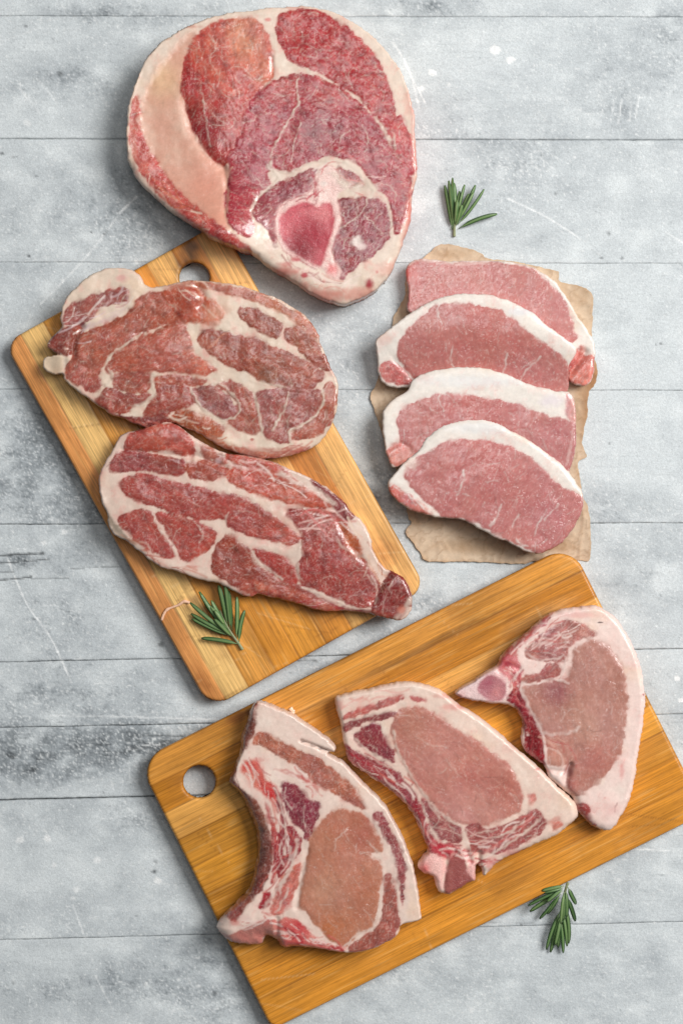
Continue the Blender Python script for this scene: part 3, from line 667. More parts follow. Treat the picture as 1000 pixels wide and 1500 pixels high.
# ---- marbled neck steaks on the first board
N1 = frame(50, 380, .46)
LB = BT + 0.0003
meat('neck_steak', 'upper marbled boneless pork neck steak with a small white knob at its left end', 'meat', 'boneless pork neck steaks on the striped board', N1, .46,
     "85,185 100,130 140,85 190,45 240,28 290,28 335,50 355,82 400,88 450,78 500,66 560,72 620,78 690,95 750,115 800,140 850,170 885,205 905,240 912,270 930,310 945,350 965,380 968,430 960,490 940,545 900,590 850,615 790,630 730,635 660,620 610,605 560,575 520,552 470,530 430,522 380,535 340,530 290,510 240,490 190,455 140,420 100,385 92,366 60,367 35,352 25,330 35,312 66,306 92,306 62,294 42,277 60,245 90,218",
     LB, .0145, 6, (226, 204, 184),
     [R('muscle', "480,492 520,540 570,574 640,598 700,612 770,622 850,606 840,622 720,642 650,628 570,592 500,550 470,520", (187, 101, 77), (182, 119, 99), mb=.4, soft=2.0, h=0),
      R('muscle', "100,180 116,150 160,130 220,110 270,95 300,100 296,130 260,140 212,150 186,186 150,212 110,216", (146, 72, 66), (165, 85, 73), mb=.5, soft=1.6, fib=150),
      R('muscle', "46,276 75,240 110,218 150,220 160,240 142,270 128,302 90,302 60,294", (142, 64, 49), (128, 47, 41), mb=.2, soft=1.6, h=.5),
      R('muscle', "165,235 230,207 300,172 332,130 370,110 412,112 440,150 472,182 440,200 390,215 340,240 290,270 250,300 220,340 205,362 150,372 112,376 102,355 120,320 140,280 150,250", (172, 87, 66), (157, 74, 56), mb=.35, soft=1.6, h=.6, fib=150),
      R('muscle', "413,112 440,90 490,84 530,100 552,130 592,150 602,180 572,206 520,201 480,196 455,166 430,140", (183, 83, 56), (165, 66, 49), mb=.3, soft=4, h=1.2, fib=60, tint=[(570, 180, 50, (208, 128, 98), .8), (500, 120, 40, (155, 53, 41), .6)]),
      R('muscle', "235,347 260,305 300,275 350,250 400,225 450,204 482,220 500,260 506,300 540,325 582,352 540,366 480,360 420,358 350,356 290,360 245,357", (177, 87, 68), (162, 76, 60), mb=.35, soft=2.0, h=.8, fib=160, tint=[(540, 340, 50, (206, 108, 84), .7), (480, 250, 40, (176, 103, 82), .5)]),
      R('muscle', "250,378 290,362 340,365 378,374 376,400 350,426 300,420 265,410", (160, 80, 64), (150, 66, 56), mb=.5, fib=10),
      R('muscle', "148,382 180,367 210,380 216,405 190,421 160,407", (160, 76, 62), (152, 66, 54), mb=.3),
      R('muscle', "110,380 120,345 160,345 200,362 180,366 150,378 140,400", (169, 85, 66), (155, 68, 56), mb=.6),
      R('muscle', "200,452 240,415 290,430 335,438 350,430 374,436 340,462 312,468 290,492 250,486 210,466", (155, 69, 54), (138, 53, 44), mb=.5, fib=20),
      R('muscle', "395,376 440,370 500,378 548,390 520,402 460,400 400,411 386,396", (157, 72, 58), (171, 87, 68), mb=.5, fib=5),
      R('muscle', "352,496 375,450 402,416 450,405 500,412 520,450 482,470 452,480 420,500 380,506", (157, 66, 51), (145, 55, 45), mb=.4, fib=20),
      R('muscle', "509,420 560,404 610,430 636,465 641,492 610,511 570,490 530,470 511,445", (150, 76, 66), (138, 62, 58), mb=.35, fib=30),
      R('muscle', "585,400 630,392 672,410 697,440 711,490 723,530 700,554 660,545 622,520 652,500 650,465 630,430", (165, 83, 68), (152, 68, 58), mb=.5, fib=60),
      R('muscle', "524,256 535,234 590,231 650,244 720,261 780,289 840,314 900,344 924,370 900,396 860,416 800,410 740,390 690,365 640,346 590,316 545,286", (157, 74, 56), (138, 57, 44), mb=.5, soft=1.4, h=.5, fib=25, tint=[(560, 280, 40, (174, 99, 72), .6), (740, 385, 50, (130, 84, 50), .6), (880, 370, 40, (175, 87, 64), .5)]),
      R('muscle', "648,176 670,157 710,164 750,184 787,215 776,247 740,240 690,211", (150, 72, 54), (138, 58, 47), mb=.3, fib=30),
      R('muscle', "798,231 830,214 870,230 897,265 922,310 943,352 910,346 870,311 830,271 804,256", (160, 81, 62), (145, 66, 51), mb=.4, fib=50),
      R('muscle', "480,74 560,80 620,90 690,104 750,124 800,154 850,180 886,215 902,250 870,230 830,195 780,165 720,137 650,117 580,100 520,89", (187, 106, 79), (172, 91, 68), mb=.4, soft=2.0, h=.2, fib=25),
      R('muscle', "706,450 720,420 780,414 850,420 912,424 921,450 896,495 850,526 812,550 816,576 780,581 740,561 716,520", (159, 81, 70), (146, 68, 62), mb=.5, fib=120),
      R('muscle', "926,410 946,394 960,430 952,490 927,540 880,566 826,572 818,556 860,530 900,500 920,460", (171, 87, 66), (157, 72, 56), mb=.6, fib=110),
      R('membrane', "432,516 460,484 500,489 560,509 604,540 592,562 560,562 520,546 470,527", (172, 83, 44), (155, 66, 37), mb=.8, soft=2.0, h=.4, fib=100),
      R('muscle', "240,492 280,500 330,508 390,506 432,512 405,532 340,534 280,512", (132, 45, 36), (114, 34, 28), mb=.3, soft=2.0, h=0),
      R('gristle', "26,330 36,313 70,306 95,312 96,345 84,364 60,366 36,352", (222, 198, 172), (206, 172, 144), soft=2, h=.2, m='fat')],
     crest="60,180 100,100 200,20 330,20 360,95 480,66 620,70 800,130 920,240 960,340 990,400 975,470 930,540 870,585 790,602 700,592 640,578 580,548 520,518 470,490 430,500 380,512 320,508 260,482 190,440 130,405 20,380 0,320 20,250",
     veins=[("810,424 798,470 778,510 760,545", 2.3, .85), ("380,370 376,400 385,430 350,460 320,470", 4, .9), ("500,412 520,450 540,480 600,512", 2.6, .9), ("345,235 300,268 250,302 226,345", 2.2, .8), ("700,420 712,470 724,530 728,560", 3.2, .95), ("920,420 918,460 895,500 850,530 812,552 818,580", 2.6, .9),
            ("605,240 580,262 560,282", 2.4, .7, (206, 130, 100)), ("455,166 440,150 420,140", 2, .4), ("560,400 600,400 640,440 655,470 640,505 600,512", 2.2, .85), ("200,160 240,140 250,110", 2.4, .6, (214, 180, 176)), ("160,215 220,200 290,160", 5, .5, (214, 186, 190)), ("235,400 250,375 240,350", 3, .8), ("745,360 748,380 742,395", 1.4, .6, (110, 66, 34)), ("800,410 815,395 825,400", 1.2, .6, (120, 72, 40)), ("690,390 740,398 800,408", 3, .7)],
     marks=[(695, 574, 7, 5, (175, 66, 56), .8), (280, 62, 22, 16, (222, 150, 146), .6), (190, 80, 40, 20, (232, 206, 184), .5), (50, 268, 5, 3, (236, 210, 190), .9), (106, 286, 9, 5, (226, 186, 170), .8), (450, 90, 40, 14, (182, 106, 86), .5), (600, 160, 40, 40, (226, 176, 150), .4), (740, 610, 120, 14, (182, 110, 93), .5)],
     feats=[('b', (500, 130), (45, 40), 2.4), ('g', "520,90 540,120 530,150", 6, 1.5), ('b', (380, 290), (120, 60), 1.6), ('g', "455,180 400,215 330,240", 5, 1.2), ('g', "150,215 130,260 125,305", 6, 2.5), ('g', "98,308 102,350", 5, .8), ('b', (42, 340), (44, 44), -4.2), ('b', (700, 320), (140, 50), .9), ('g', "150,222 220,212 300,165", 5, 1.3)], streaks=[('120,230 200,190 300,120',40,18,[(222,196,196),(200,150,146),(232,214,204)],50), ('440,500 520,540 600,560',26,18,[(196,104,72),(206,124,92),(150,60,44),(232,204,184)],30), ('480,90 530,130 560,180',40,16,[(196,104,72),(206,124,92),(150,60,44),(232,204,184)],40), ('560,600 700,625 850,600',16,18,[(206,130,112),(230,196,176),(180,90,80)],50), ('230,480 330,520 420,520',16,14,[(110,34,34),(200,110,96)],40)], grow=2.2, fatvar=.6, seed=23, lump=1.0)

N2 = frame(130, 610, .5)
meat('neck_steak', 'lower marbled boneless pork neck steak tapering to a dark red tip', 'meat', 'boneless pork neck steaks on the striped board', N2, .5,
     "30,175 45,140 70,100 100,55 150,40 200,22 250,20 290,45 330,75 380,100 410,110 470,115 530,130 590,155 650,180 700,210 740,245 775,285 800,305 825,350 835,400 860,440 890,455 920,470 940,505 948,540 940,575 910,597 870,590 810,575 750,570 680,570 620,550 560,535 500,520 470,528 430,515 380,490 320,475 260,455 200,435 150,395 110,365 75,345 58,315 55,280 40,250 32,215",
     LB, .0135, 6, (226, 200, 184),
     [R('muscle', "108,82 130,50 200,25 255,23 285,50 311,85 305,113 250,106 190,101 115,97", (172, 68, 57), (182, 80, 68), mb=.25, soft=1.6, h=.8, fib=10, tint=[(200, 85, 90, (182, 88, 68), .5)]),
      R('muscle', "64,142 85,110 140,104 210,117 270,130 286,150 276,176 220,166 160,156 110,161 70,160", (150, 62, 58), (136, 49, 47), mb=.4, soft=1.6, h=.5, fib=15, tint=[(220, 140, 60, (155, 66, 47), .5)]),
      R('muscle', "284,146 320,134 360,130 402,150 414,165 380,181 340,188 300,176", (162, 72, 54), (150, 60, 49), mb=.3, soft=1.6, fib=160),
      R('muscle', "330,82 375,103 402,124 398,142 365,124 340,118", (172, 95, 81), (189, 115, 98), mb=.6, soft=3),
      R('muscle', "94,207 110,180 160,171 220,184 300,204 380,224 450,239 512,270 552,300 592,330 622,356 600,374 540,366 470,346 410,322 400,300 340,301 270,286 200,263 130,241", (167, 68, 58), (152, 55, 49), mb=.45, soft=1.6, h=.6, fib=20, tint=[(580, 350, 50, (189, 87, 62), .6), (470, 290, 60, (155, 62, 53), .5)]),
      R('muscle', "88,302 130,278 170,274 190,290 216,340 252,396 240,413 190,396 130,352", (169, 72, 60), (155, 57, 51), mb=.5, fib=45),
      R('muscle', "200,290 230,284 290,299 352,325 372,350 361,381 310,416 274,421 264,400 235,340", (167, 68, 58), (155, 55, 49), mb=.5, fib=40, tint=[(320, 400, 50, (176, 77, 63), .6)]),
      R('muscle', "358,432 375,380 410,349 440,365 480,400 500,440 560,480 610,490 650,520 722,562 650,567 580,536 520,521 450,506 400,481 365,456", (150, 62, 44), (136, 49, 39), mb=.35, soft=1.6, h=.4, fib=40, tint=[(620, 540, 70, (155, 53, 44), .5)]),
      R('muscle', "484,390 540,400 592,430 612,482 570,481 520,441", (171, 62, 51), (155, 49, 44), mb=.4, fib=40),
      R('muscle', "404,113 470,119 540,137 582,165 622,200 692,240 712,266 640,263 580,251 520,236 460,216 418,190 413,165 424,140", (186, 80, 60), (169, 66, 53), mb=.6, soft=2.0, h=.5, fib=30, tint=[(600, 230, 60, (189, 101, 75), .5)]),
      R('muscle', "652,188 700,214 740,248 778,290 740,302 715,262 690,227 665,206", (142, 55, 51), (128, 43, 44), mb=.3, soft=1.6, h=.2, fib=45),
      R('muscle', "578,281 640,272 700,274 746,300 762,340 802,410 842,470 852,510 842,552 790,561 740,541 680,511 630,491 610,450 626,400 621,350 600,310", (157, 62, 53), (142, 49, 44), mb=.6, soft=1.6, h=.5, fib=55, tint=[(700, 430, 90, (165, 57, 51), .5), (660, 300, 50, (165, 80, 62), .5)]),
      R('muscle', "838,542 860,486 890,450 930,468 952,508 954,548 926,560 916,580 905,604 862,596 828,584", (136, 43, 37), (121, 34, 32), mb=.3, soft=1.6, h=1.0, fib=100),
      R('membrane', "734,310 760,330 792,372 803,416 775,402 755,362", (181, 91, 51), (167, 76, 43), mb=.3, soft=2.0, h=.2),
      R('muscle', "440,505 480,488 560,496 640,524 720,558 800,570 868,580 872,602 800,586 720,584 610,566 500,540 445,528", (162, 68, 53), (181, 95, 72), mb=.7, soft=4, h=0, fib=20),
      R('membrane', "58,285 70,295 110,350 150,390 120,372 78,346 60,316", (170, 152, 136), (150, 130, 112), soft=2.0, h=-.2, m='fat')],
     crest="10,200 50,90 120,20 260,5 420,95 600,145 760,250 850,330 890,440 960,480 970,560 900,580 800,560 740,550 680,548 610,526 520,500 440,492 370,470 300,452 230,425 170,385 120,345 85,310 60,260 30,240",
     veins=[("190,288 205,320 230,360 258,400", 2.4, .9), ("480,395 500,430 540,455 565,480", 3, .85), ("440,370 470,400 490,430", 1.6, .5), ("545,280 590,315 618,345", 6, .8, (222, 176, 160)), ("625,500 680,520 740,548 780,560", 2.6, .8), ("405,320 402,300 410,285", 2.5, .6), ("800,410 780,400 740,380 725,360", 3.5, .6), ("830,470 845,510 838,545", 2.0, .7), ("890,480 880,505 885,520", 1.8, .7), ("900,592 925,560 945,535", 6, .8),
            ("560,165 600,190 640,205 690,235 715,255", 6, .9), ("620,400 600,410 560,395 480,375", 6, .85), ("620,370 610,420 612,470", 4.5, .8), ("330,330 335,350 325,370", 1.8, .6), ("300,300 330,330", 1.5, .5), ("470,522 430,508 390,482", 2.4, .8), ("640,510 690,535 745,555", 2.5, .5, (150, 110, 110))],
     marks=[(150, 255, 10, 6, (214, 150, 140), .6), (120, 370, 40, 10, (186, 119, 90), .5), (380, 130, 12, 10, (226, 190, 190), .7), (170, 390, 10, 6, (186, 85, 64), .6), (800, 570, 40, 9, (99, 20, 21), .7), (300, 440, 30, 6, (181, 91, 72), .4), (830, 420, 20, 40, (226, 190, 170), .5), (915, 565, 14, 14, (206, 110, 86), .6)],
     feats=[('g', "300,110 340,125 400,150", 5, 1.3), ('b', (200, 60), (100, 40), 2.2), ('g', "100,98 200,108 300,120", 4, 1.0), ('g', "835,540 860,485 885,455", 5, 2.6), ('b', (320, 240), (200, 60), 1.2), ('g', "580,280 640,270 720,275", 5, .8), ('b', (690, 400), (80, 90), 1.3), ('g', "730,310 770,380 810,430", 5, 1.0)], streaks=[('640,300 720,300 780,330',40,18,[(238,212,202),(232,190,180),(200,96,90)],50), ('760,320 820,420 850,480',26,14,[(236,210,190),(214,160,130),(170,90,60)],50), ('500,520 620,555 760,565',14,22,[(170,40,50),(150,26,40),(236,208,196),(206,100,88),(240,214,204)],50), ('120,360 220,430 340,470',20,20,[(232,206,190),(206,130,110),(180,90,76)],40), ('420,140 520,170 640,230',46,20,[(238,212,202),(232,190,180),(200,96,90)],50)], grow=1.6, fatvar=.6, seed=37, lump=1.0)

# ---- kraft paper and the four boneless loin chops laid like shingles
LF = frame(530, 340, .36)
def build_paper():
    out = "310,55 350,50 420,64 480,84 510,108 600,118 700,136 780,158 800,166 802,200 850,212 910,230 938,265 936,330 934,400 928,480 946,520 956,575 945,620 922,650 916,700 918,735 904,790 894,860 912,905 905,920 878,938 884,1000 900,1080 914,1110 926,1180 926,1328 880,1335 780,1336 700,1340 640,1350 420,1340 270,1340 240,1310 210,1268 176,1220 200,1182 185,1150 150,1000 92,850 75,800 42,700 34,660 60,610 118,400 128,345 160,290 176,250 180,180 260,95"
    O = spline(LF(out), True, 5)
    p = 2.0
    x0, y0 = O.min(0) - 4; x1, y1 = O.max(0) + 4
    X, Y = np.meshgrid(np.arange(x0, x1, p), np.arange(y0, y1, p))
    def dfun(x, y): return sdf(x, y, O) + .9 * noise(x / 7, y / 7, 5) + .5 * noise(x / 3, y / 3, 6)
    D = dfun(X, Y); gy, gx = np.gradient(D, p); g = np.hypot(gx, gy) + 1e-6
    keep = (D[:-1, :-1] + D[1:, 1:] + D[1:, :-1] + D[:-1, 1:]) / 4 < 0
    cr = np.abs(fbm(X / 40, Y / 40, 3, 3)); cr2 = np.abs(fbm(X / 16 + 5, Y / 16, 13, 3))
    edge = ss(-26, 0, D)
    z = .0012 + .0012 * (1 - ss(0, .22, cr)) * .5 + .0006 * fbm(X / 30, Y / 30, 9, 3) + 0.0007 * edge * (.35 + fbm(X / 26, Y / 26, 19, 2)) + .0003 * cr2
    # stays flat where the big board's corner lies over it
    z = np.clip(z, .0006, .0030); px, py = 838, 815
    z = z * (1 - .9 * np.exp(-((X - px) / 26) ** 2 - ((Y - py) / 22) ** 2)); z = np.maximum(z, .0004)
    c = np.empty(X.shape + (3,)); c[:] = lin((212, 188, 162))
    def mix(c, q, a): return c + (lin(q) - c) * np.clip(a, 0, 1)[..., None]
    f = fbm(X / 24, Y / 24, 33, 4); f2 = fbm(X / 5, Y / 5, 36, 3)
    c = mix(c, (198, 166, 134), ss(-.1, .6, f) * .6); c = mix(c, (222, 200, 174), ss(.05, .6, -f) * .5)
    c = mix(c, (140, 104, 74), ss(.05, .0, cr) * .35); c = mix(c, (150, 116, 86), ss(.3, .7, f2) * .4)
    for (a_, b_, ra_, rb_, s_) in ((565, 640, 16, 22, .5), (590, 545, 12, 20, .45), (820, 800, 26, 10, .4), (700, 800, 70, 12, .35), (850, 600, 12, 60, .4), (660, 372, 30, 8, .3), (850, 430, 14, 20, .3)):
        c = mix(c, (164, 124, 84), s_ * ss(1.2, .5, np.hypot((X - a_) / ra_, (Y - b_) / rb_) + .5 * f))
    right = ss(845, 866, X) * ss(480, 560, Y) * ss(660, 600, Y)          # wetted torn edge
    c = mix(c, (150, 98, 52), right * .8)
    c = mix(c, (190, 150, 108), ss(-4, 0, D) * .35)
    for t_ in ('560,1345 590,1180', '180,640 60,720', '880,1330 900,1150', '600,60 620,130', '830,230 935,300', '260,1300 420,1180', '700,1340 860,1230'):
        fd = line_box(X, Y, LF(t_), 10); z0_ = np.exp(-(fd / 2.2) ** 2)
        z = z + .0005 * z0_; c = mix(c, (170, 132, 98), z0_ * .22)
    zr = .001; k = S * (H - zr) / H; cx, cy = (x0 + x1) / 2, (y0 + y1) / 2
    toxy = lambda x, y: ((x - 500) * k, (750 - y) * k)
    o = grid_solid(X, Y, keep, D, (gx / g, gy / g), z, z - .0003, c, np.zeros(X.shape, int), ['kraft_paper'], [M_paper], None, toxy, dfun, inset=0.0)[0]
    tag(o, 'torn brown kraft paper sheet under the four overlapping loin chops', 'paper')
build_paper()

GL = 'boneless pork loin chops overlapping on the brown paper'
def shingle(ymid, span, lift):
    def b(X, Y): return (lift * .8) * ss(ymid + span * .5, ymid - span * .5, Y)
    return b
LFAT = (234, 224, 214)
PZ = .0022
LP = (196, 124, 118); LP2 = (182, 104, 100)
meat('loin_chop', 'topmost boneless loin chop on the paper, mostly covered, pink flap at lower right', 'meat', GL, LF, .36,
     "176,150 200,122 230,110 300,113 380,120 450,116 520,117 600,121 680,140 740,172 790,208 832,270 880,350 920,410 942,460 946,530 930,600 900,626 862,618 838,600 835,560 800,510 720,470 600,430 480,400 350,380 250,360 188,326 182,300 190,240 180,190",
     PZ, .0095, 5, LFAT,
     [R('muscle', "184,160 215,126 240,118 330,126 430,131 500,124 600,133 680,152 738,192 788,242 828,300 854,380 858,440 800,480 700,450 500,400 300,368 188,318 190,240", LP, LP2, mb=.25, soft=1.6, h=.3, fib=100, fl=1.5, cell=4.2, ct=.32, tint=[(195, 170, 35, (196, 92, 84), .7), (640, 180, 120, (186, 106, 98), .5)]),
      R('muscle', "838,575 852,500 890,468 900,492 890,520 862,555", (206, 104, 92), (196, 90, 80), mb=.2, soft=1.6, h=.2),
      R('muscle', "860,560 895,520 936,505 942,560 902,620 845,604", (214, 120, 104), (204, 100, 88), mb=.15, soft=1.6, h=.8)],
     veins=[("230,112 330,122 430,128 520,122", 4, .55, (228, 200, 188))], marks=[(185, 165, 16, 30, (190, 74, 66), .7)],
     feats=[('g', "905,490 880,530 845,575", 5, 2.6)], grow=2.2, seed=41, lump=.6)
meat('loin_chop', 'second boneless loin chop from the top, red lobe at its left end', 'meat', GL, LF, .36,
     "55,450 80,420 150,370 200,330 260,295 330,270 420,257 520,264 600,289 680,330 740,380 800,424 852,460 862,490 845,530 838,560 838,600 838,645 800,690 700,705 600,692 450,675 300,660 215,622 190,632 130,632 82,612 66,570 60,520",
     PZ, .0100, 6, LFAT,
     [R('muscle', "144,480 170,430 222,370 300,310 360,297 450,309 540,324 600,359 650,399 700,439 770,489 832,545 845,600 842,650 740,705 600,692 400,668 250,622 202,580 160,530", (190, 118, 110), (176, 100, 94), mb=.3, soft=1.6, h=.35, fib=70, fl=1.3, cell=4.2, ct=.32, tint=[(500, 350, 160, (190, 92, 84), .5), (700, 570, 100, (186, 112, 112), .4)]),
      R('muscle', "72,560 100,532 150,548 205,592 172,622 110,612", (204, 116, 106), (190, 92, 88), mb=.5, soft=1.6, h=.2, tint=[(150, 600, 30, (160, 40, 48), .6)])],
     base=shingle(528, 110, .0105), veins=[("130,520 170,560 210,600", 3, .8), ("365,470 358,520 375,560", 1.8, .6), ("585,500 575,560 560,600", 1.8, .65), ("720,510 670,560 640,605", 1.8, .65), ("310,300 305,340 320,380", 1.6, .6), ("700,520 640,560", 1.3, .4)],
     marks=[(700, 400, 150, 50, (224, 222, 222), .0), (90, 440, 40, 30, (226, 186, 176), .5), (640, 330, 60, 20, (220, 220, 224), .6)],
     crest="30,480 80,400 200,345 280,312 340,288 430,280 520,288 590,318 650,358 700,405 760,450 840,500 870,560 870,720 200,720 60,640 40,540", feats=[('g', "130,520 170,560 210,605", 4, .9)], grow=2.2, seed=43, lump=.6)
meat('loin_chop', 'third boneless loin chop from the top of the paper, widest white fat band', 'meat', GL, LF, .36,
     "86,830 80,770 92,720 132,680 186,645 202,610 260,575 330,560 440,554 540,569 620,599 700,630 780,650 832,655 856,700 864,780 862,870 846,940 820,985 700,1010 600,985 400,960 260,950 190,935 130,962 106,930 92,880",
     PZ, .0100, 6, LFAT,
     [R('muscle', "148,762 180,715 250,685 320,667 420,671 520,684 600,699 680,729 760,758 840,770 864,800 858,880 832,968 700,1000 400,950 230,900 192,888 160,842", (190, 116, 110), (176, 100, 96), mb=.3, soft=1.6, h=.35, fib=80, fl=1.3, cell=4.2, ct=.32, tint=[(500, 690, 180, (188, 86, 80), .5), (760, 850, 80, (186, 112, 116), .4)]),
      R('muscle', "102,890 140,866 188,880 194,920 150,957 120,947", (212, 132, 116), (198, 108, 98), mb=.3, soft=2.0, h=.2),
      R('muscle', "826,665 850,700 862,770 840,768 820,740 832,700", (214, 150, 142), (206, 136, 130), mb=.2, soft=4, h=0)],
     base=shingle(800, 110, .0105), veins=[("318,664 310,690 330,730", 1.8, .6), ("850,810 840,880 825,950", 3, .6, (222, 180, 172)), ("270,720 300,740", 1.4, .5)],
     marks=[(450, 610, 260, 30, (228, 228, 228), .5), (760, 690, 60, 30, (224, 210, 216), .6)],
     crest="60,830 70,740 180,680 230,630 290,606 360,594 440,590 540,604 620,632 700,662 780,684 850,700 880,780 880,1000 200,1000 80,960", feats=[('g', "190,880 150,862 105,885", 4, .8)], grow=2.2, seed=47, lump=.6)
meat('loin_chop', 'lowest boneless loin chop on the paper, lying fully uncovered over the others', 'meat', GL, LF, .36,
     "104,1020 140,975 190,920 230,890 260,840 320,795 390,771 470,764 540,779 600,809 680,854 750,904 810,950 856,1010 886,1060 892,1110 872,1170 832,1230 782,1280 710,1306 650,1292 600,1267 540,1242 480,1212 430,1182 370,1166 300,1162 272,1152 200,1132 150,1102 118,1070",
     PZ, .0108, 7, LFAT,
     [R('muscle', "176,982 220,930 290,890 350,854 430,854 520,859 600,884 680,929 740,984 800,1038 862,1068 888,1090 876,1164 822,1242 772,1288 710,1303 640,1272 560,1233 480,1194 420,1168 330,1152 280,1112 230,1062 188,1022", (190, 116, 110), (176, 100, 96), mb=.35, soft=1.6, h=.4, fib=115, fl=1.2, cell=4.2, ct=.32, tint=[(500, 900, 180, (190, 92, 88), .5), (720, 1180, 120, (186, 108, 112), .5), (620, 1270, 80, (200, 124, 112), .5), (840, 1080, 50, (204, 122, 118), .6)]),
      R('muscle', "106,1040 140,1046 172,1068 160,1098 122,1076", (206, 112, 100), (192, 92, 86), mb=.2, soft=1.4, h=.3),
      R('muscle', "176,1066 220,1098 262,1126 272,1148 220,1138 166,1100", (210, 126, 112), (198, 106, 98), mb=.4, soft=1.4, h=.3)],
     base=shingle(985, 140, .0112), veins=[("410,970 405,1020 380,1070", 2.0, .7), ("405,1065 430,1075", 1.5, .5), ("500,1015 550,1010", 1.6, .5), ("560,1110 540,1160 515,1195", 2.0, .65), ("630,1150 605,1200", 2.2, .6), ("720,1160 705,1200 695,1225", 2.0, .6), ("790,1110 760,1140 735,1170", 1.8, .55), ("620,1250 640,1270 670,1280", 2.4, .7), ("130,1040 180,1066 230,1105 270,1140", 2.6, .7)],
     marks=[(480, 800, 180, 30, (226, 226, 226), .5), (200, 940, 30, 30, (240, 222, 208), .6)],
     crest="80,1030 130,960 230,905 300,850 350,818 420,800 500,800 580,826 660,870 730,920 800,985 850,1045 920,1090 900,1180 840,1250 780,1275 710,1290 650,1276 540,1226 430,1168 300,1150 200,1118 110,1075", feats=[('b', (540, 1000), (200, 120), 1.2)], grow=2.2, seed=53, lump=.7)

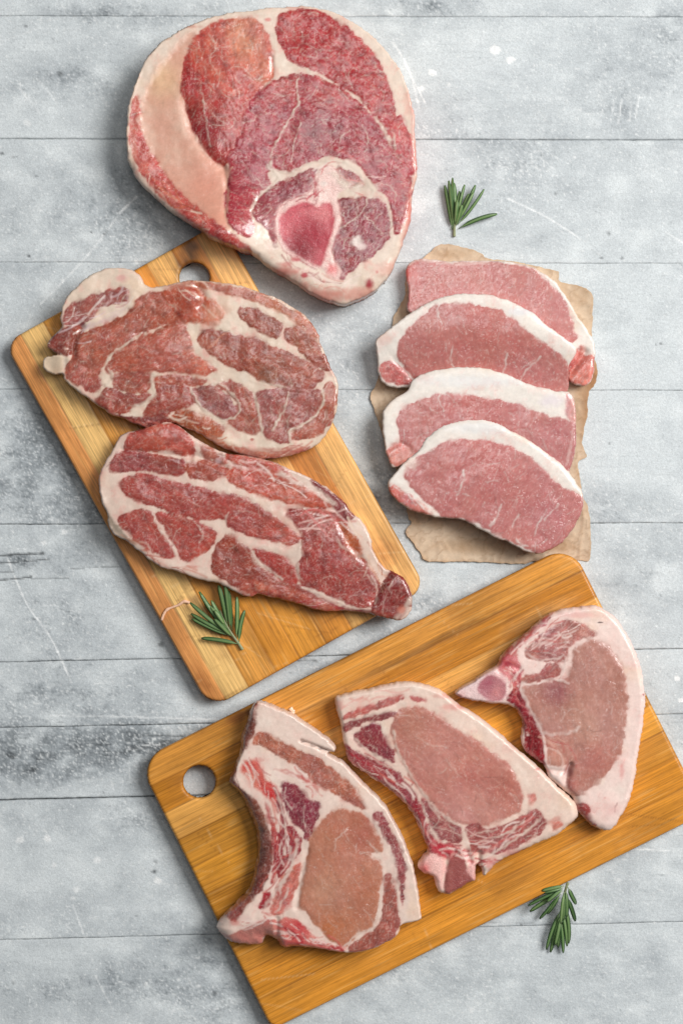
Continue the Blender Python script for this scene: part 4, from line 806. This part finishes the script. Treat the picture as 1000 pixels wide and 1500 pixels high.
# ---- three bone-in chops on the second board
GC = 'bone-in pork chops on the amber board'
CB = BT + .0013
C1 = frame(300, 1010, .34)
meat('bone_in_chop', 'leftmost bone-in chop with a long curved rib and a slit in its fat', 'meat', GC, C1, .34,
     "205,75 235,50 300,74 370,104 450,158 520,203 562,245 560,272 530,275 600,316 680,398 750,468 800,538 850,638 890,738 916,850 932,960 932,986 880,1006 842,1020 836,1052 780,1092 720,1122 660,1137 590,1137 520,1127 450,1117 390,1112 350,1120 325,1112 308,1084 262,1070 240,1106 180,1107 110,1092 70,1062 46,1030 60,1003 95,963 140,918 190,858 212,780 224,700 220,620 190,530 150,452 108,410 104,380 125,330 150,270 155,200 180,140",
     CB, .0205, 5, (234, 208, 194),
     [R('muscle', "160,200 185,130 208,76 226,60 216,190 182,240 148,310 132,385 172,430 227,480 267,560 292,640 295,720 277,800 237,870 182,927 142,987 88,978 138,915 193,850 213,770 223,690 216,610 188,530 148,455 103,405 108,360 150,280", (128, 66, 54), (148, 84, 66), mb=.5, soft=2.0, h=-.2, fib=70, tint=[(130, 960, 60, (190, 90, 80), .6), (240, 830, 50, (150, 40, 44), .5), (250, 600, 60, (150, 100, 84), .5), (140, 350, 50, (140, 84, 66), .5)]),
      R('muscle', "214,190 260,184 330,214 400,254 470,279 540,329 612,389 662,440 697,512 670,512 600,471 530,436 470,401 420,351 350,301 290,266 240,241 204,226", (178, 104, 82), (164, 88, 70), mb=.5, soft=2.0, h=.1, fib=35),
      R('rib_bone', "158,312 200,298 246,328 262,380 292,400 318,450 330,500 318,530 300,500 270,462 230,425 188,388 163,352", (204, 84, 72), (222, 140, 120), soft=4, h=.1, m='bone', tint=[(285, 440, 46, (196, 20, 28), .9), (320, 560, 50, (170, 30, 44), .8), (210, 330, 30, (206, 60, 56), .6)]),
      R('muscle', "300,420 330,455 347,530 367,610 387,680 394,712 376,745 354,722 346,650 326,560 306,480", (150, 36, 48), (136, 26, 38), mb=.3, h=0, fib=75),
      R('muscle', "258,478 292,545 312,630 318,720 308,800 282,836 296,720 284,622", (172, 64, 62), (196, 100, 90), mb=.6, h=0, fib=80),
      R('muscle', "333,398 380,398 422,430 452,470 492,478 492,540 472,602 440,654 418,600 380,570 343,500", (140, 48, 62), (122, 34, 48), mb=.5, soft=1.4, h=.3, fib=60),
      R('muscle', "348,574 400,608 418,660 382,742 340,792 312,802 300,722 310,640 330,598", (152, 44, 52), (140, 32, 42), mb=.7, soft=1.6, h=.2, fib=100),
      R('muscle', "318,824 370,760 412,748 402,830 372,902 330,962 280,962 298,890", (196, 100, 84), (206, 126, 108), mb=.8, soft=2.0, h=.2, fib=115),
      R('muscle', "232,932 250,880 287,862 282,922 250,942", (164, 34, 48), (150, 24, 36), mb=.2, soft=1.6, h=0),
      R('loin_muscle', "440,690 460,620 510,550 560,514 620,509 692,540 732,590 757,650 762,690 722,710 767,760 757,850 742,950 722,1011 660,1052 620,1092 580,1094 530,1071 480,1011 430,951 400,921 410,840 425,760", (190, 124, 98), (178, 108, 84), mb=.4, soft=2.4, h=.7, fib=60, fl=.6, cell=4.5, ct=.32, tint=[(680, 600, 110, (172, 92, 78), .7), (540, 1040, 90, (188, 110, 66), .7), (520, 860, 90, (200, 146, 122), .7), (620, 760, 70, (196, 128, 106), .6), (700, 900, 80, (176, 104, 78), .5)]),
      R('muscle', "723,532 755,518 792,570 832,660 863,730 863,800 850,922 838,870 823,780 798,690 758,610 728,570", (152, 74, 76), (140, 58, 62), mb=.5, soft=1.6, h=.1, fib=65),
      R('muscle', "770,800 800,794 827,880 837,980 832,1042 780,1087 700,1127 620,1132 640,1081 720,1032 752,990 762,900", (166, 90, 76), (154, 78, 66), mb=.4, soft=1.6, h=.3, fib=100),
      R('spine_bone', "108,1090 58,1040 92,1062 150,1032 222,1002 300,986 312,1070 260,1072 242,1108 180,1108", (192, 116, 106), (206, 140, 126), soft=2.0, h=0, m='bone', tint=[(80, 1020, 30, (200, 130, 116), .5)]),
      R('spine_joint', "318,1000 350,974 400,985 442,1020 472,1060 540,1090 602,1110 580,1137 500,1127 440,1112 380,1112 330,1112 310,1060", (206, 96, 90), (226, 160, 146), soft=2.0, h=.2, m='bone', tint=[(410, 1010, 32, (190, 30, 44), .8), (410, 1095, 36, (190, 36, 48), .8), (560, 1120, 40, (196, 40, 56), .7)])],
     crest="225,40 216,190 184,240 150,312 133,386 174,432 229,482 270,562 296,642 299,722 282,802 242,872 192,932 152,992 132,1030 200,1000 300,985 330,1050 400,1080 500,1100 600,1120 700,1110 800,1070 850,1000 960,980 960,900 880,640 760,440 560,200 400,80",
     veins=[("300,340 360,350 420,380 470,410 500,450", 2.5, .6, (190, 80, 70)), ("300,420 330,500 350,600 345,700", 3, .85), ("400,640 380,740 340,820 260,930", 4, .9), ("440,650 430,740 412,840 396,930", 4, .9), ("350,640 370,690 360,740", 2, .7), ("360,850 340,900 310,950", 2.2, .7), ("560,690 570,640 620,590", 1.4, .5), ("700,650 740,690 760,700", 2, .7), ("770,780 760,880 745,960 730,1010", 2.2, .8), ("600,1100 650,1055 730,1020", 2.6, .85), ("415,218 455,232 500,250 545,268", 1.8, .95, (70, 24, 18)), ("690,520 730,570 770,640 810,720 830,850 838,940", 4, .85), ("330,350 300,340 260,330", 3, .5, (232, 206, 194)), ("350,420 345,470 380,510", 1.6, .6), ("430,500 425,560 440,610", 1.6, .5)],
     marks=[(150, 450, 10, 20, (100, 40, 34), .5), (370, 95, 10, 8, (236, 200, 180), .4), (230, 300, 26, 14, (214, 110, 100), .4), (130, 1000, 30, 20, (200, 76, 70), .5), (170, 980, 40, 18, (226, 190, 180), .6), (480, 845, 2, 2, (255, 255, 255), 0)],
     feats=[('g', "415,218 470,238 545,268", 2.2, 2.0), ('g', "500,255 545,272 600,316", 3, .8), ('b', (600, 780), (130, 220), 1.6), ('g', "440,690 415,820 395,930", 4, .8), ('g', "310,985 312,1070", 4, 1.6), ('b', (200, 1060), (90, 40), -3)], hb=.40, streaks=[('190,310 260,420 330,620 330,740 280,880',46,46,[(170,40,50),(150,26,40),(236,208,196),(206,100,88),(240,214,204)],60), ('150,1010 260,990 320,1000',26,18,[(238,212,202),(232,190,180),(200,96,90)],40), ('330,1020 440,1070 580,1118',34,40,[(170,40,50),(150,26,40),(236,208,196),(206,100,88),(240,214,204)],40), ('300,340 400,370 480,430',30,18,[(238,212,202),(232,190,180),(200,96,90)],50), ('120,300 150,440 220,620 220,780 130,950',30,30,[(110,50,42),(160,100,84),(96,40,34)],60)], seed=61, lump=.8)

C2 = frame(470, 980, .39)
meat('bone_in_chop', 'middle bone-in chop with a large oval eye between the other two chops', 'meat', GC, C2, .39,
     "54,112 80,95 180,74 260,54 340,48 400,61 460,84 500,118 560,158 620,199 700,269 760,319 820,369 880,429 932,480 962,520 961,560 920,596 880,626 800,661 740,691 690,711 650,741 612,776 600,746 582,742 580,792 560,802 520,827 475,846 440,832 420,782 385,767 364,740 384,702 398,680 378,620 348,550 298,490 238,440 178,400 118,360 93,310 83,260 68,190",
     CB, .0165, 5, (234, 206, 190),
     [R('muscle', "85,172 180,131 290,94 312,104 250,140 180,161 100,191", (186, 102, 92), (174, 84, 78), mb=.3, soft=1.6, h=0, fib=160),
      R('muscle', "330,99 370,104 392,120 350,119", (200, 110, 100), (190, 96, 88), mb=.2, soft=1.6, h=0),
      R('muscle', "78,217 110,190 200,165 282,158 292,172 230,191 160,202 98,232", (142, 68, 68), (130, 54, 56), mb=.4, soft=1.6, h=.2, fib=165),
      R('muscle', "123,256 160,214 215,199 241,250 272,310 277,352 230,336 170,301", (142, 52, 62), (128, 40, 50), mb=.5, soft=1.6, h=.3, fib=60),
      R('muscle', "92,285 140,308 200,339 272,368 312,408 352,458 382,530 414,612 444,684 402,684 372,602 330,524 270,463 180,398 110,352", (150, 56, 62), (138, 42, 50), mb=.6, soft=1.6, h=.1, fib=50, tint=[(380, 640, 50, (170, 40, 54), .6)]),
      R('muscle', "374,478 420,499 480,544 527,590 522,642 450,642 420,602 390,542", (156, 82, 80), (146, 68, 70), mb=.8, soft=1.6, h=.2, fib=40),
      R('loin_muscle', "261,230 269,190 300,149 350,136 400,149 450,179 520,229 590,269 660,324 702,350 737,420 757,480 742,531 700,556 640,581 560,591 510,571 450,531 390,481 340,421 299,340 274,280", (194, 124, 110), (180, 108, 96), mb=.4, soft=2.4, h=.7, fib=45, fl=1.0, cell=4.5, ct=.32, tint=[(330, 200, 100, (170, 108, 88), .7), (540, 530, 100, (206, 146, 136), .7), (680, 440, 70, (172, 96, 82), .6), (640, 560, 70, (206, 142, 128), .6), (430, 330, 110, (200, 136, 122), .6), (560, 400, 50, (178, 96, 86), .5)]),
      R('muscle', "538,590 575,574 620,596 690,581 760,541 802,524 832,550 842,592 780,642 700,682 650,692 570,682 550,642", (164, 84, 78), (150, 66, 66), mb=1.0, soft=1.6, h=.2, fib=150),
      R('muscle', "775,470 800,465 805,490 785,505", (206, 130, 112), (200, 120, 104), mb=.2, soft=2.0, h=0),
      R('muscle', "860,570 890,560 905,585 870,605", (206, 126, 108), (196, 112, 98), mb=.2, soft=2.0, h=0),
      R('spine_bone', "458,840 465,760 490,704 520,682 547,742 572,792 520,827 476,846", (150, 74, 70), (166, 94, 86), soft=2, h=-.1, m='bone'),
      R('cartilage', "366,740 386,704 430,690 468,722 460,790 452,836 420,782 386,767", (238, 190, 180), (234, 170, 162), soft=2.0, h=.4, m='bone', tint=[(385, 750, 26, (214, 80, 80), .7)]),
      R('cartilage', "548,730 575,722 582,745 578,790 556,770", (236, 180, 172), (230, 150, 146), soft=2.0, h=.3, m='bone'),
      R('spine_joint', "410,640 460,648 500,660 540,676 556,700 530,708 500,690 470,712 430,692", (196, 60, 70), (214, 110, 108), soft=4, h=.1, m='bone', tint=[(440, 665, 30, (180, 20, 44), .8)])],
     veins=[("85,195 160,178 250,152 320,128", 3.5, .85), ("130,260 170,300 230,336 290,360", 3, .8), ("145,310 210,345 290,380", 2.2, .7), ("260,360 310,410 360,470 400,560 440,650", 2.0, .6), ("540,600 545,640 560,680", 2.2, .6), ("640,690 720,640 800,580 830,545", 2.8, .8), ("600,640 680,620 760,570", 2.2, .7), ("560,620 600,610 660,600", 2, .6), ("400,500 450,560 500,600", 1.8, .6), ("420,590 470,600 520,620", 1.8, .6), ("520,690 600,690 660,660", 2.6, .6, (226, 150, 140)), ("505,680 520,690", 3, .9, (110, 10, 24)), ("480,330 500,380 520,400", 1.2, .4), ("340,240 400,280 470,290", 1.2, .4), ("270,230 285,300 320,370 380,460 450,540 530,590", 3, .85)],
     marks=[(560, 720, 20, 12, (190, 30, 46), .7), (810, 375, 14, 5, (220, 110, 110), .6), (500, 140, 60, 14, (222, 130, 120), .5), (470, 100, 60, 12, (220, 136, 124), .5), (720, 690, 60, 20, (214, 120, 116), .5), (640, 730, 30, 30, (214, 110, 108), .6), (100, 350, 30, 30, (190, 80, 80), .5), (70, 130, 20, 20, (226, 150, 140), .5), (640, 740, 10, 10, (240, 200, 190), .5)],
     crest="85,115 180,92 260,72 340,66 400,78 450,102 500,140 560,180 620,222 700,290 760,340 820,392 880,452 925,500 935,530 925,555 880,590 800,628 740,658 690,680 640,712 606,735 580,715 560,780 470,830 450,800 430,770 390,740 400,700 412,670 394,612 364,542 314,478 250,425 190,388 135,345 112,300 100,250 88,190",
     feats=[('b', (500, 360), (190, 160), 1.7), ('g', "470,700 462,780 458,840", 4, 1.4), ('g', "590,690 590,760", 4, 2.5), ('g', "545,680 560,720", 4, 1.2)], hb=.62, streaks=[('110,310 220,380 320,460 380,580 410,660',34,36,[(170,40,50),(150,26,40),(236,208,196),(206,100,88),(240,214,204)],50), ('410,650 500,680 560,700',24,22,[(170,40,50),(150,26,40),(236,208,196),(206,100,88),(240,214,204)],30), ('560,630 660,640 790,560',34,26,[(238,212,202),(232,190,180),(200,96,90)],50), ('600,730 660,710 760,670',20,16,[(170,40,50),(150,26,40),(236,208,196),(206,100,88),(240,214,204)],36), ('90,140 200,100 330,80',22,12,[(226,150,140),(240,216,204)],50)], seed=67, lump=.7)

C3 = frame(650, 870, .35)
meat('bone_in_chop', 'rightmost bone-in chop with a pointed bone on its left and broad pale fat', 'meat', GC, C3, .35,
     "46,416 60,398 110,368 170,328 220,300 240,260 300,200 370,140 430,90 500,64 570,54 650,51 712,95 762,160 802,240 827,320 840,420 837,520 817,650 797,780 772,870 742,930 702,986 660,987 620,971 580,932 550,900 538,852 500,822 440,772 420,722 380,692 338,652 322,602 328,540 298,482 250,462 200,457 130,447 72,432",
     CB, .0165, 5, (240, 212, 202),
     [R('muscle', "240,262 300,202 370,142 430,92 442,102 384,162 316,222 292,284 262,300", (182, 92, 92), (198, 116, 112), mb=.4, soft=2.0, h=0, fib=135, tint=[(260, 270, 40, (160, 30, 50), .6)]),
      R('muscle', "338,242 380,190 440,140 500,108 560,120 622,150 634,182 560,196 520,231 500,281 420,280 352,272", (168, 98, 90), (182, 116, 104), mb=.9, soft=1.6, h=.2, fib=150, tint=[(590, 150, 50, (196, 128, 108), .6)]),
      R('loin_muscle', "538,230 600,189 660,198 712,250 748,320 765,420 758,540 738,650 692,732 640,792 580,832 546,852 508,800 522,720 440,717 424,640 409,580 369,500 334,430 319,388 380,370 440,360 500,340 530,290", (186, 130, 116), (174, 116, 102), mb=.3, soft=2.4, h=.7, fib=80, fl=.8, cell=4.5, ct=.32, tint=[(470, 410, 60, (146, 74, 84), .75), (480, 640, 70, (208, 142, 124), .8), (600, 720, 80, (190, 124, 108), .5), (700, 400, 80, (162, 104, 86), .5), (640, 690, 80, (186, 104, 92), .6), (600, 540, 90, (196, 146, 128), .7), (560, 280, 80, (176, 120, 104), .5), (520, 790, 40, (190, 96, 90), .6)]),
      R('muscle', "398,342 430,290 470,288 488,320 440,362", (168, 94, 88), (156, 80, 78), mb=.3, soft=1.4, h=.3),
      R('muscle', "318,350 390,334 398,366 330,376", (176, 106, 96), (166, 92, 86), mb=.4, soft=1.6, h=.2),
      R('rib_bone', "60,402 110,370 170,330 222,322 262,350 276,390 258,440 205,457 130,446 72,430", (232, 200, 196), (236, 184, 180), soft=1.6, h=.3, m='bone'),
      R('marrow', "146,376 180,337 222,346 258,380 248,428 208,448 164,430 140,402", (176, 104, 112), (196, 130, 132), soft=2.0, h=-.3, m='bone', edge=.9, tint=[(180, 370, 26, (160, 60, 84), .6), (220, 410, 26, (206, 120, 116), .5)]),
      R('muscle', "258,442 284,396 306,386 334,440 362,500 402,580 418,660 412,714 370,692 334,642 332,560 298,472", (152, 38, 46), (134, 26, 36), mb=.3, soft=1.6, h=-.4, fib=60, tint=[(390, 670, 40, (170, 20, 30), .7), (340, 480, 30, (176, 60, 66), .5)]),
      R('spine_joint', "222,300 246,262 290,262 322,300 318,350 300,384 276,372 258,340 228,322", (206, 100, 106), (228, 150, 146), soft=2.0, h=.2, m='bone', tint=[(262, 284, 26, (160, 30, 50), .7)]),
      R('muscle', "552,884 590,868 607,892 602,930 642,972 600,960 578,934", (172, 78, 72), (158, 62, 60), mb=.2, soft=1.6, h=0)],
     veins=[("320,375 400,372 450,352 520,370", 2.2, .85), ("505,270 500,320 485,350", 2.2, .8), ("340,250 400,275 470,270 500,250", 2.2, .7), ("420,225 470,205 520,200", 1.8, .6), ("355,240 400,210 440,190", 1.6, .5), ("490,470 500,500 480,530", 1.5, .5), ("410,580 450,585 530,575 560,555", 3.5, .7), ("330,400 345,450 375,510 410,590 425,700", 2.2, .8), ("545,215 580,190 620,185", 4, .7), ("270,370 300,340 330,300", 4, .8), ("190,452 240,452 265,430", 3, .6), ("650,120 640,118", 1.5, .95, (60, 20, 16)), ("720,870 712,905", 1.4, .6, (140, 80, 76)), ("740,720 752,690", 2, .6, (222, 130, 124)), ("325,370 322,400 350,470", 3, .7)],
     marks=[(650, 118, 13, 4, (60, 20, 18), .95), (385, 198, 9, 9, (140, 30, 36), .8), (830, 420, 8, 5, (160, 40, 30), .8), (740, 740, 14, 40, (226, 140, 134), .5), (560, 88, 90, 16, (230, 160, 152), .5), (700, 900, 40, 30, (234, 190, 184), .3), (520, 740, 22, 30, (120, 50, 54), .6), (350, 590, 9, 6, (240, 210, 200), .8), (60, 425, 16, 10, (150, 40, 36), .7), (420, 740, 30, 12, (210, 120, 110), .6), (345, 580, 6, 5, (240, 200, 190), .6), (600, 930, 20, 30, (180, 90, 80), .4), (670, 850, 6, 5, (200, 100, 90), .4)],
     crest="40,405 170,340 230,310 255,275 320,215 390,158 445,108 505,84 570,74 640,72 695,112 740,172 778,246 802,324 815,420 814,520 795,645 775,770 752,858 725,915 700,955 662,952 625,925 600,900 570,880 556,845 520,810 470,760 440,735 415,690 420,640 385,570 345,500 315,450 300,420 262,445 200,448 80,428",
     feats=[('b', (600, 480), (150, 220), 1.6), ('g', "525,715 510,760 505,810", 5, 2.4), ('g', "555,885 545,850 520,830", 5, 2.0), ('g', "440,735 500,740 525,715", 4, 1.3), ('b', (355, 600), (30, 90), -2.0), ('g', "230,320 270,300 310,310", 4, 1.0)], hb=.62, streaks=[('240,280 290,330 290,390',30,24,[(170,40,50),(150,26,40),(236,208,196),(206,100,88),(240,214,204)],36), ('300,430 350,540 390,680',30,24,[(120,20,30),(180,60,66),(206,110,106),(100,16,26)],50), ('280,220 380,150 480,90',20,18,[(238,212,202),(232,190,180),(200,96,90)],50), ('430,600 500,650 520,740',36,16,[(224,168,150),(190,100,92),(232,196,182)],50), ('350,230 440,200 540,160',50,20,[(238,212,202),(232,190,180),(200,96,90)],50)], seed=71, lump=.7)

# ------------------------------------------------------------------ rosemary
def sweep(pts, wid, thk, roll, cols, sides=8):
    """a tapering closed leaf or stem along 3-D points; returns V, F, C"""
    P = np.asarray(pts, float); n = len(P)
    tn = np.gradient(P, axis=0); tn /= np.linalg.norm(tn, axis=1, keepdims=True)
    up = np.array([0, 0, 1.0]); V = []; C = []
    for i in range(n):
        s = np.cross(tn[i], up); s /= np.linalg.norm(s) + 1e-9
        u = np.cross(s, tn[i])
        s2 = s * math.cos(roll) + u * math.sin(roll); u2 = -s * math.sin(roll) + u * math.cos(roll)
        for k in range(sides):
            a = 2 * math.pi * k / sides
            ca, sa = math.cos(a), math.sin(a)
            rib = -.35 * thk[i] * max(0, sa) ** 6 if sa > .9 else 0.0           # groove along the midrib
            V.append(P[i] + s2 * ca * wid[i] + u2 * (sa * thk[i] + rib))
            C.append(cols(i / (n - 1), ca, sa))
    F = []
    for i in range(n - 1):
        for k in range(sides):
            k2 = (k + 1) % sides
            F.append((i * sides + k, i * sides + k2, (i + 1) * sides + k2, (i + 1) * sides + k))
    a = len(V); V.append(P[0]); C.append(C[0]); V.append(P[-1]); C.append(C[-2])
    for k in range(sides):
        k2 = (k + 1) % sides
        F.append((a, a, k2, k)) if False else F.append((a, k2, k, a))
        F.append((a + 1, (n - 1) * sides + k, (n - 1) * sides + k2, a + 1))
    return np.array(V), F, np.array(C)

def tri_mesh(name, V, F, C, mat, parent):
    me = bpy.data.meshes.new(name)
    ff = [tuple(dict.fromkeys(f)) for f in F]
    me.from_pydata([tuple(v) for v in V], [], ff)
    at = me.color_attributes.new('tone', 'FLOAT_COLOR', 'POINT')
    c4 = np.ones((len(V), 4), np.float32); c4[:, :3] = C; at.data.foreach_set('color', c4.ravel())
    me.polygons.foreach_set('use_smooth', np.ones(len(me.polygons), bool))
    me.materials.append(mat); me.update()
    o = bpy.data.objects.new(name, me); COL.objects.link(o); o.parent = parent
    return o

def sprig(label, fr, us, stem, leaves, zs, seed, wpx=3.0):
    """stem: points with heights; leaves: (base x,y, tip x,y, bend, tone, lift)"""
    rng = random.Random(seed)
    sp = spline(fr(stem), False, 6)
    z = np.interp(np.linspace(0, 1, len(sp)), np.linspace(0, 1, len(zs)), zs)
    W3 = np.array([(*to_world(a, b, c), c) for (a, b), c in zip(sp, z)])
    root = empty('rosemary_sprig', tuple(W3[0] * np.array([1, 1, 0])))
    tag(root, label, 'rosemary', 'rosemary sprigs')
    org = np.array(root.location)
    r = np.linspace(.0011, .0006, len(W3))
    def sc(t, ca, sa): return lin((150, 156, 116)) * (1 - .3 * t)
    V, F, C = sweep(W3 - org, r, r, 0, sc)
    tri_mesh('stem', V, F, C, M_leaf, root)
    for i, (bx, by, tx, ty, bend, tone, lift) in enumerate(leaves):
        b = fr([[bx, by]])[0]; t = fr([[tx, ty]])[0]
        L = np.hypot(*(t - b)); nrm = np.array([-(t - b)[1], (t - b)[0]]) / L
        m = b * .5 + t * .5 + nrm * bend * L
        q = np.linspace(0, 1, 12)[:, None]
        P2 = (1 - q) ** 2 * b + 2 * q * (1 - q) * m + q * q * t
        k = np.argmin(np.hypot(*(sp - b).T)); zb = z[k]
        zt = lift
        qq = q[:, 0]
        zz = zb + (zt - zb) * qq + .0022 * np.sin(np.pi * qq) * rng.uniform(.3, 1)
        P3 = np.array([(*to_world(a, b_, c), c) for (a, b_), c in zip(P2, zz)]) - org
        prof = np.clip(np.minimum(.45 + 2.2 * qq, 1) * np.sqrt(np.clip(1 - ((qq - .55) / .47) ** 4, .10, 1)), .2, 1)
        w = wpx * S * .96 * prof * rng.uniform(.88, 1.12); th = w * .42
        g1 = lin((50 + 34 * tone, 84 + 36 * tone, 40 + 26 * tone)); g2 = lin((128 + 34 * tone, 158 + 26 * tone, 100 + 24 * tone)); pale = lin((176, 184, 150))
        def lc(tt, ca, sa, g1=g1, g2=g2):
            c = g1 * (1 + .25 * ca)
            if sa > .9: c = c * .15 + g2 * .85
            if sa < -.3: c = pale * .8
            return c * (1 - .15 * tt) + pale * .35 * max(0, .25 - tt) * 2
        V, F, C = sweep(P3, w, th, rng.uniform(-.5, .5), lc)
        tri_mesh('needle', V, F, C, M_leaf, root)
    return root

R1 = frame(620, 240, .14)
sprig('small rosemary sprig on the bare table between the leg steak and the paper', R1, .14, "322,760 322,700 325,640 335,540", [
    (300, 690, 220, 225, .02, .1, .004), (312, 690, 262, 175, .02, .3, .006), (318, 660, 303, 145, -.03, .5, .007), (330, 600, 320, 200, .03, .2, .005), (335, 580, 378, 285, -.02, .3, .005), (340, 600, 430, 218, -.03, .5, .006),
    (345, 610, 475, 312, .0, .7, .005), (350, 620, 542, 222, .03, .3, .005), (352, 640, 632, 265, .06, .4, .006), (350, 610, 520, 300, .03, .8, .007), (365, 680, 768, 525, -.10, .2, .004), (325, 640, 350, 380, .02, .8, .008), (330, 660, 400, 430, .04, .9, .008)],
    [.0012, .0014, .0018, .003], 5, 3.0)
R2 = frame(180, 830, .32)
zt = BT + .0002
sprig('rosemary sprig lying on the striped cutting board below the lower neck steak', R2, .32, "548,380 530,352 500,310 470,260 445,200", [
    (500, 320, 350, 115, -.05, .1, zt + .006), (500, 318, 308, 165, -.04, .2, zt + .005), (490, 310, 312, 215, -.05, 0, zt + .003), (490, 316, 316, 238, -.04, .0, zt + .003), (530, 355, 360, 328, .05, .1, zt + .004), (470, 270, 405, 155, -.03, .5, zt + .006),
    (480, 270, 438, 85, .03, .2, zt + .008), (492, 290, 466, 72, .02, .5, zt + .010), (500, 290, 484, 110, .0, .1, zt + .007), (520, 330, 522, 138, .02, .5, zt + .008), (532, 350, 558, 200, -.10, .1, zt + .006), (485, 290, 375, 170, -.02, .3, zt + .005), (470, 270, 420, 200, .0, .9, zt + .008), (460, 250, 400, 180, .0, .6, zt + .006), (500, 320, 420, 240, -.02, .6, zt + .007)],
    [zt + .0016, zt + .002, zt + .003, zt + .004, zt + .005], 9, 3.6)
R3 = frame(750, 1270, .13)
sprig('rosemary sprig hanging off the lower edge of the amber cutting board', R3, .13, "624,178 606,230 570,360 545,520 540,700", [
    (580, 215, 332, 268, .02, .5, .0140), (570, 235, 345, 292, -.03, -.2, .0125), (560, 260, 175, 435, .04, -.5, .0125), (560, 275, 195, 502, .03, .3, .008), (540, 300, 305, 585, -.03, -.3, .004), (535, 310, 390, 530, -.04, .1, .005), (560, 250, 390, 390, .0, .2, .014),
    (625, 230, 718, 418, .03, -.3, .006), (610, 330, 706, 610, -.05, -.4, .003), (545, 480, 382, 930, .05, .0, .003), (545, 520, 426, 962, .0, .1, .002), (545, 560, 512, 905, .0, .4, .004), (548, 560, 572, 968, -.02, .0, .003), (560, 480, 615, 892, -.05, .3, .004), (550, 540, 482, 878, -.03, .4, .006), (575, 400, 632, 860, -.12, .3, .005),
    (600, 260, 610, 560, -.05, .1, .009), (585, 270, 545, 640, .02, .8, .010), (590, 280, 575, 600, .0, .3, .011)],
    [.0132, .0128, .0085, .005, .004], 13, 3.2)

# ------------------------------------------------------------------ scraps on the boards
def scrap(name, label, cat, pts, z0, r, col, seed):
    P = spline(pts, False, 8); rng = np.random.RandomState(seed)
    n = len(P); zz = z0 + r * .6 + .0006 * np.abs(np.sin(np.linspace(0, 5, n)))
    W3 = np.array([(*to_world(a, b, c), c) for (a, b), c in zip(P, zz)])
    org = np.array([W3[0][0], W3[0][1], z0])
    w = r * (.6 + .8 * rng.rand(n)); w = np.convolve(np.pad(w, 1, 'edge'), [.25, .5, .25], 'valid'); w[0] *= .3; w[-1] *= .3
    V, F, C = sweep(W3 - org, w, w * .6, 0, lambda t, ca, sa: lin(col) * (1 + .1 * math.sin(9 * t)))
    o = tri_mesh(name, V, F, C, M_fat, None); o.location = org
    tag(o, label, cat); return o
scrap('fat_thread', 'thin whitish shred of fat on the striped board left of the rosemary', 'scrap', [(237, 909), (240, 900), (245, 893), (254, 889), (262, 886), (270, 881), (278, 883)], BT + .0003, .0010, (236, 190, 160), 2)
scrap('fat_crumb', 'tiny pale crumb of fat on the amber board above the leftmost chop', 'scrap', [(425, 1037), (428, 1041), (430, 1043), (427, 1046)], CB, .0014, (240, 206, 176), 4)
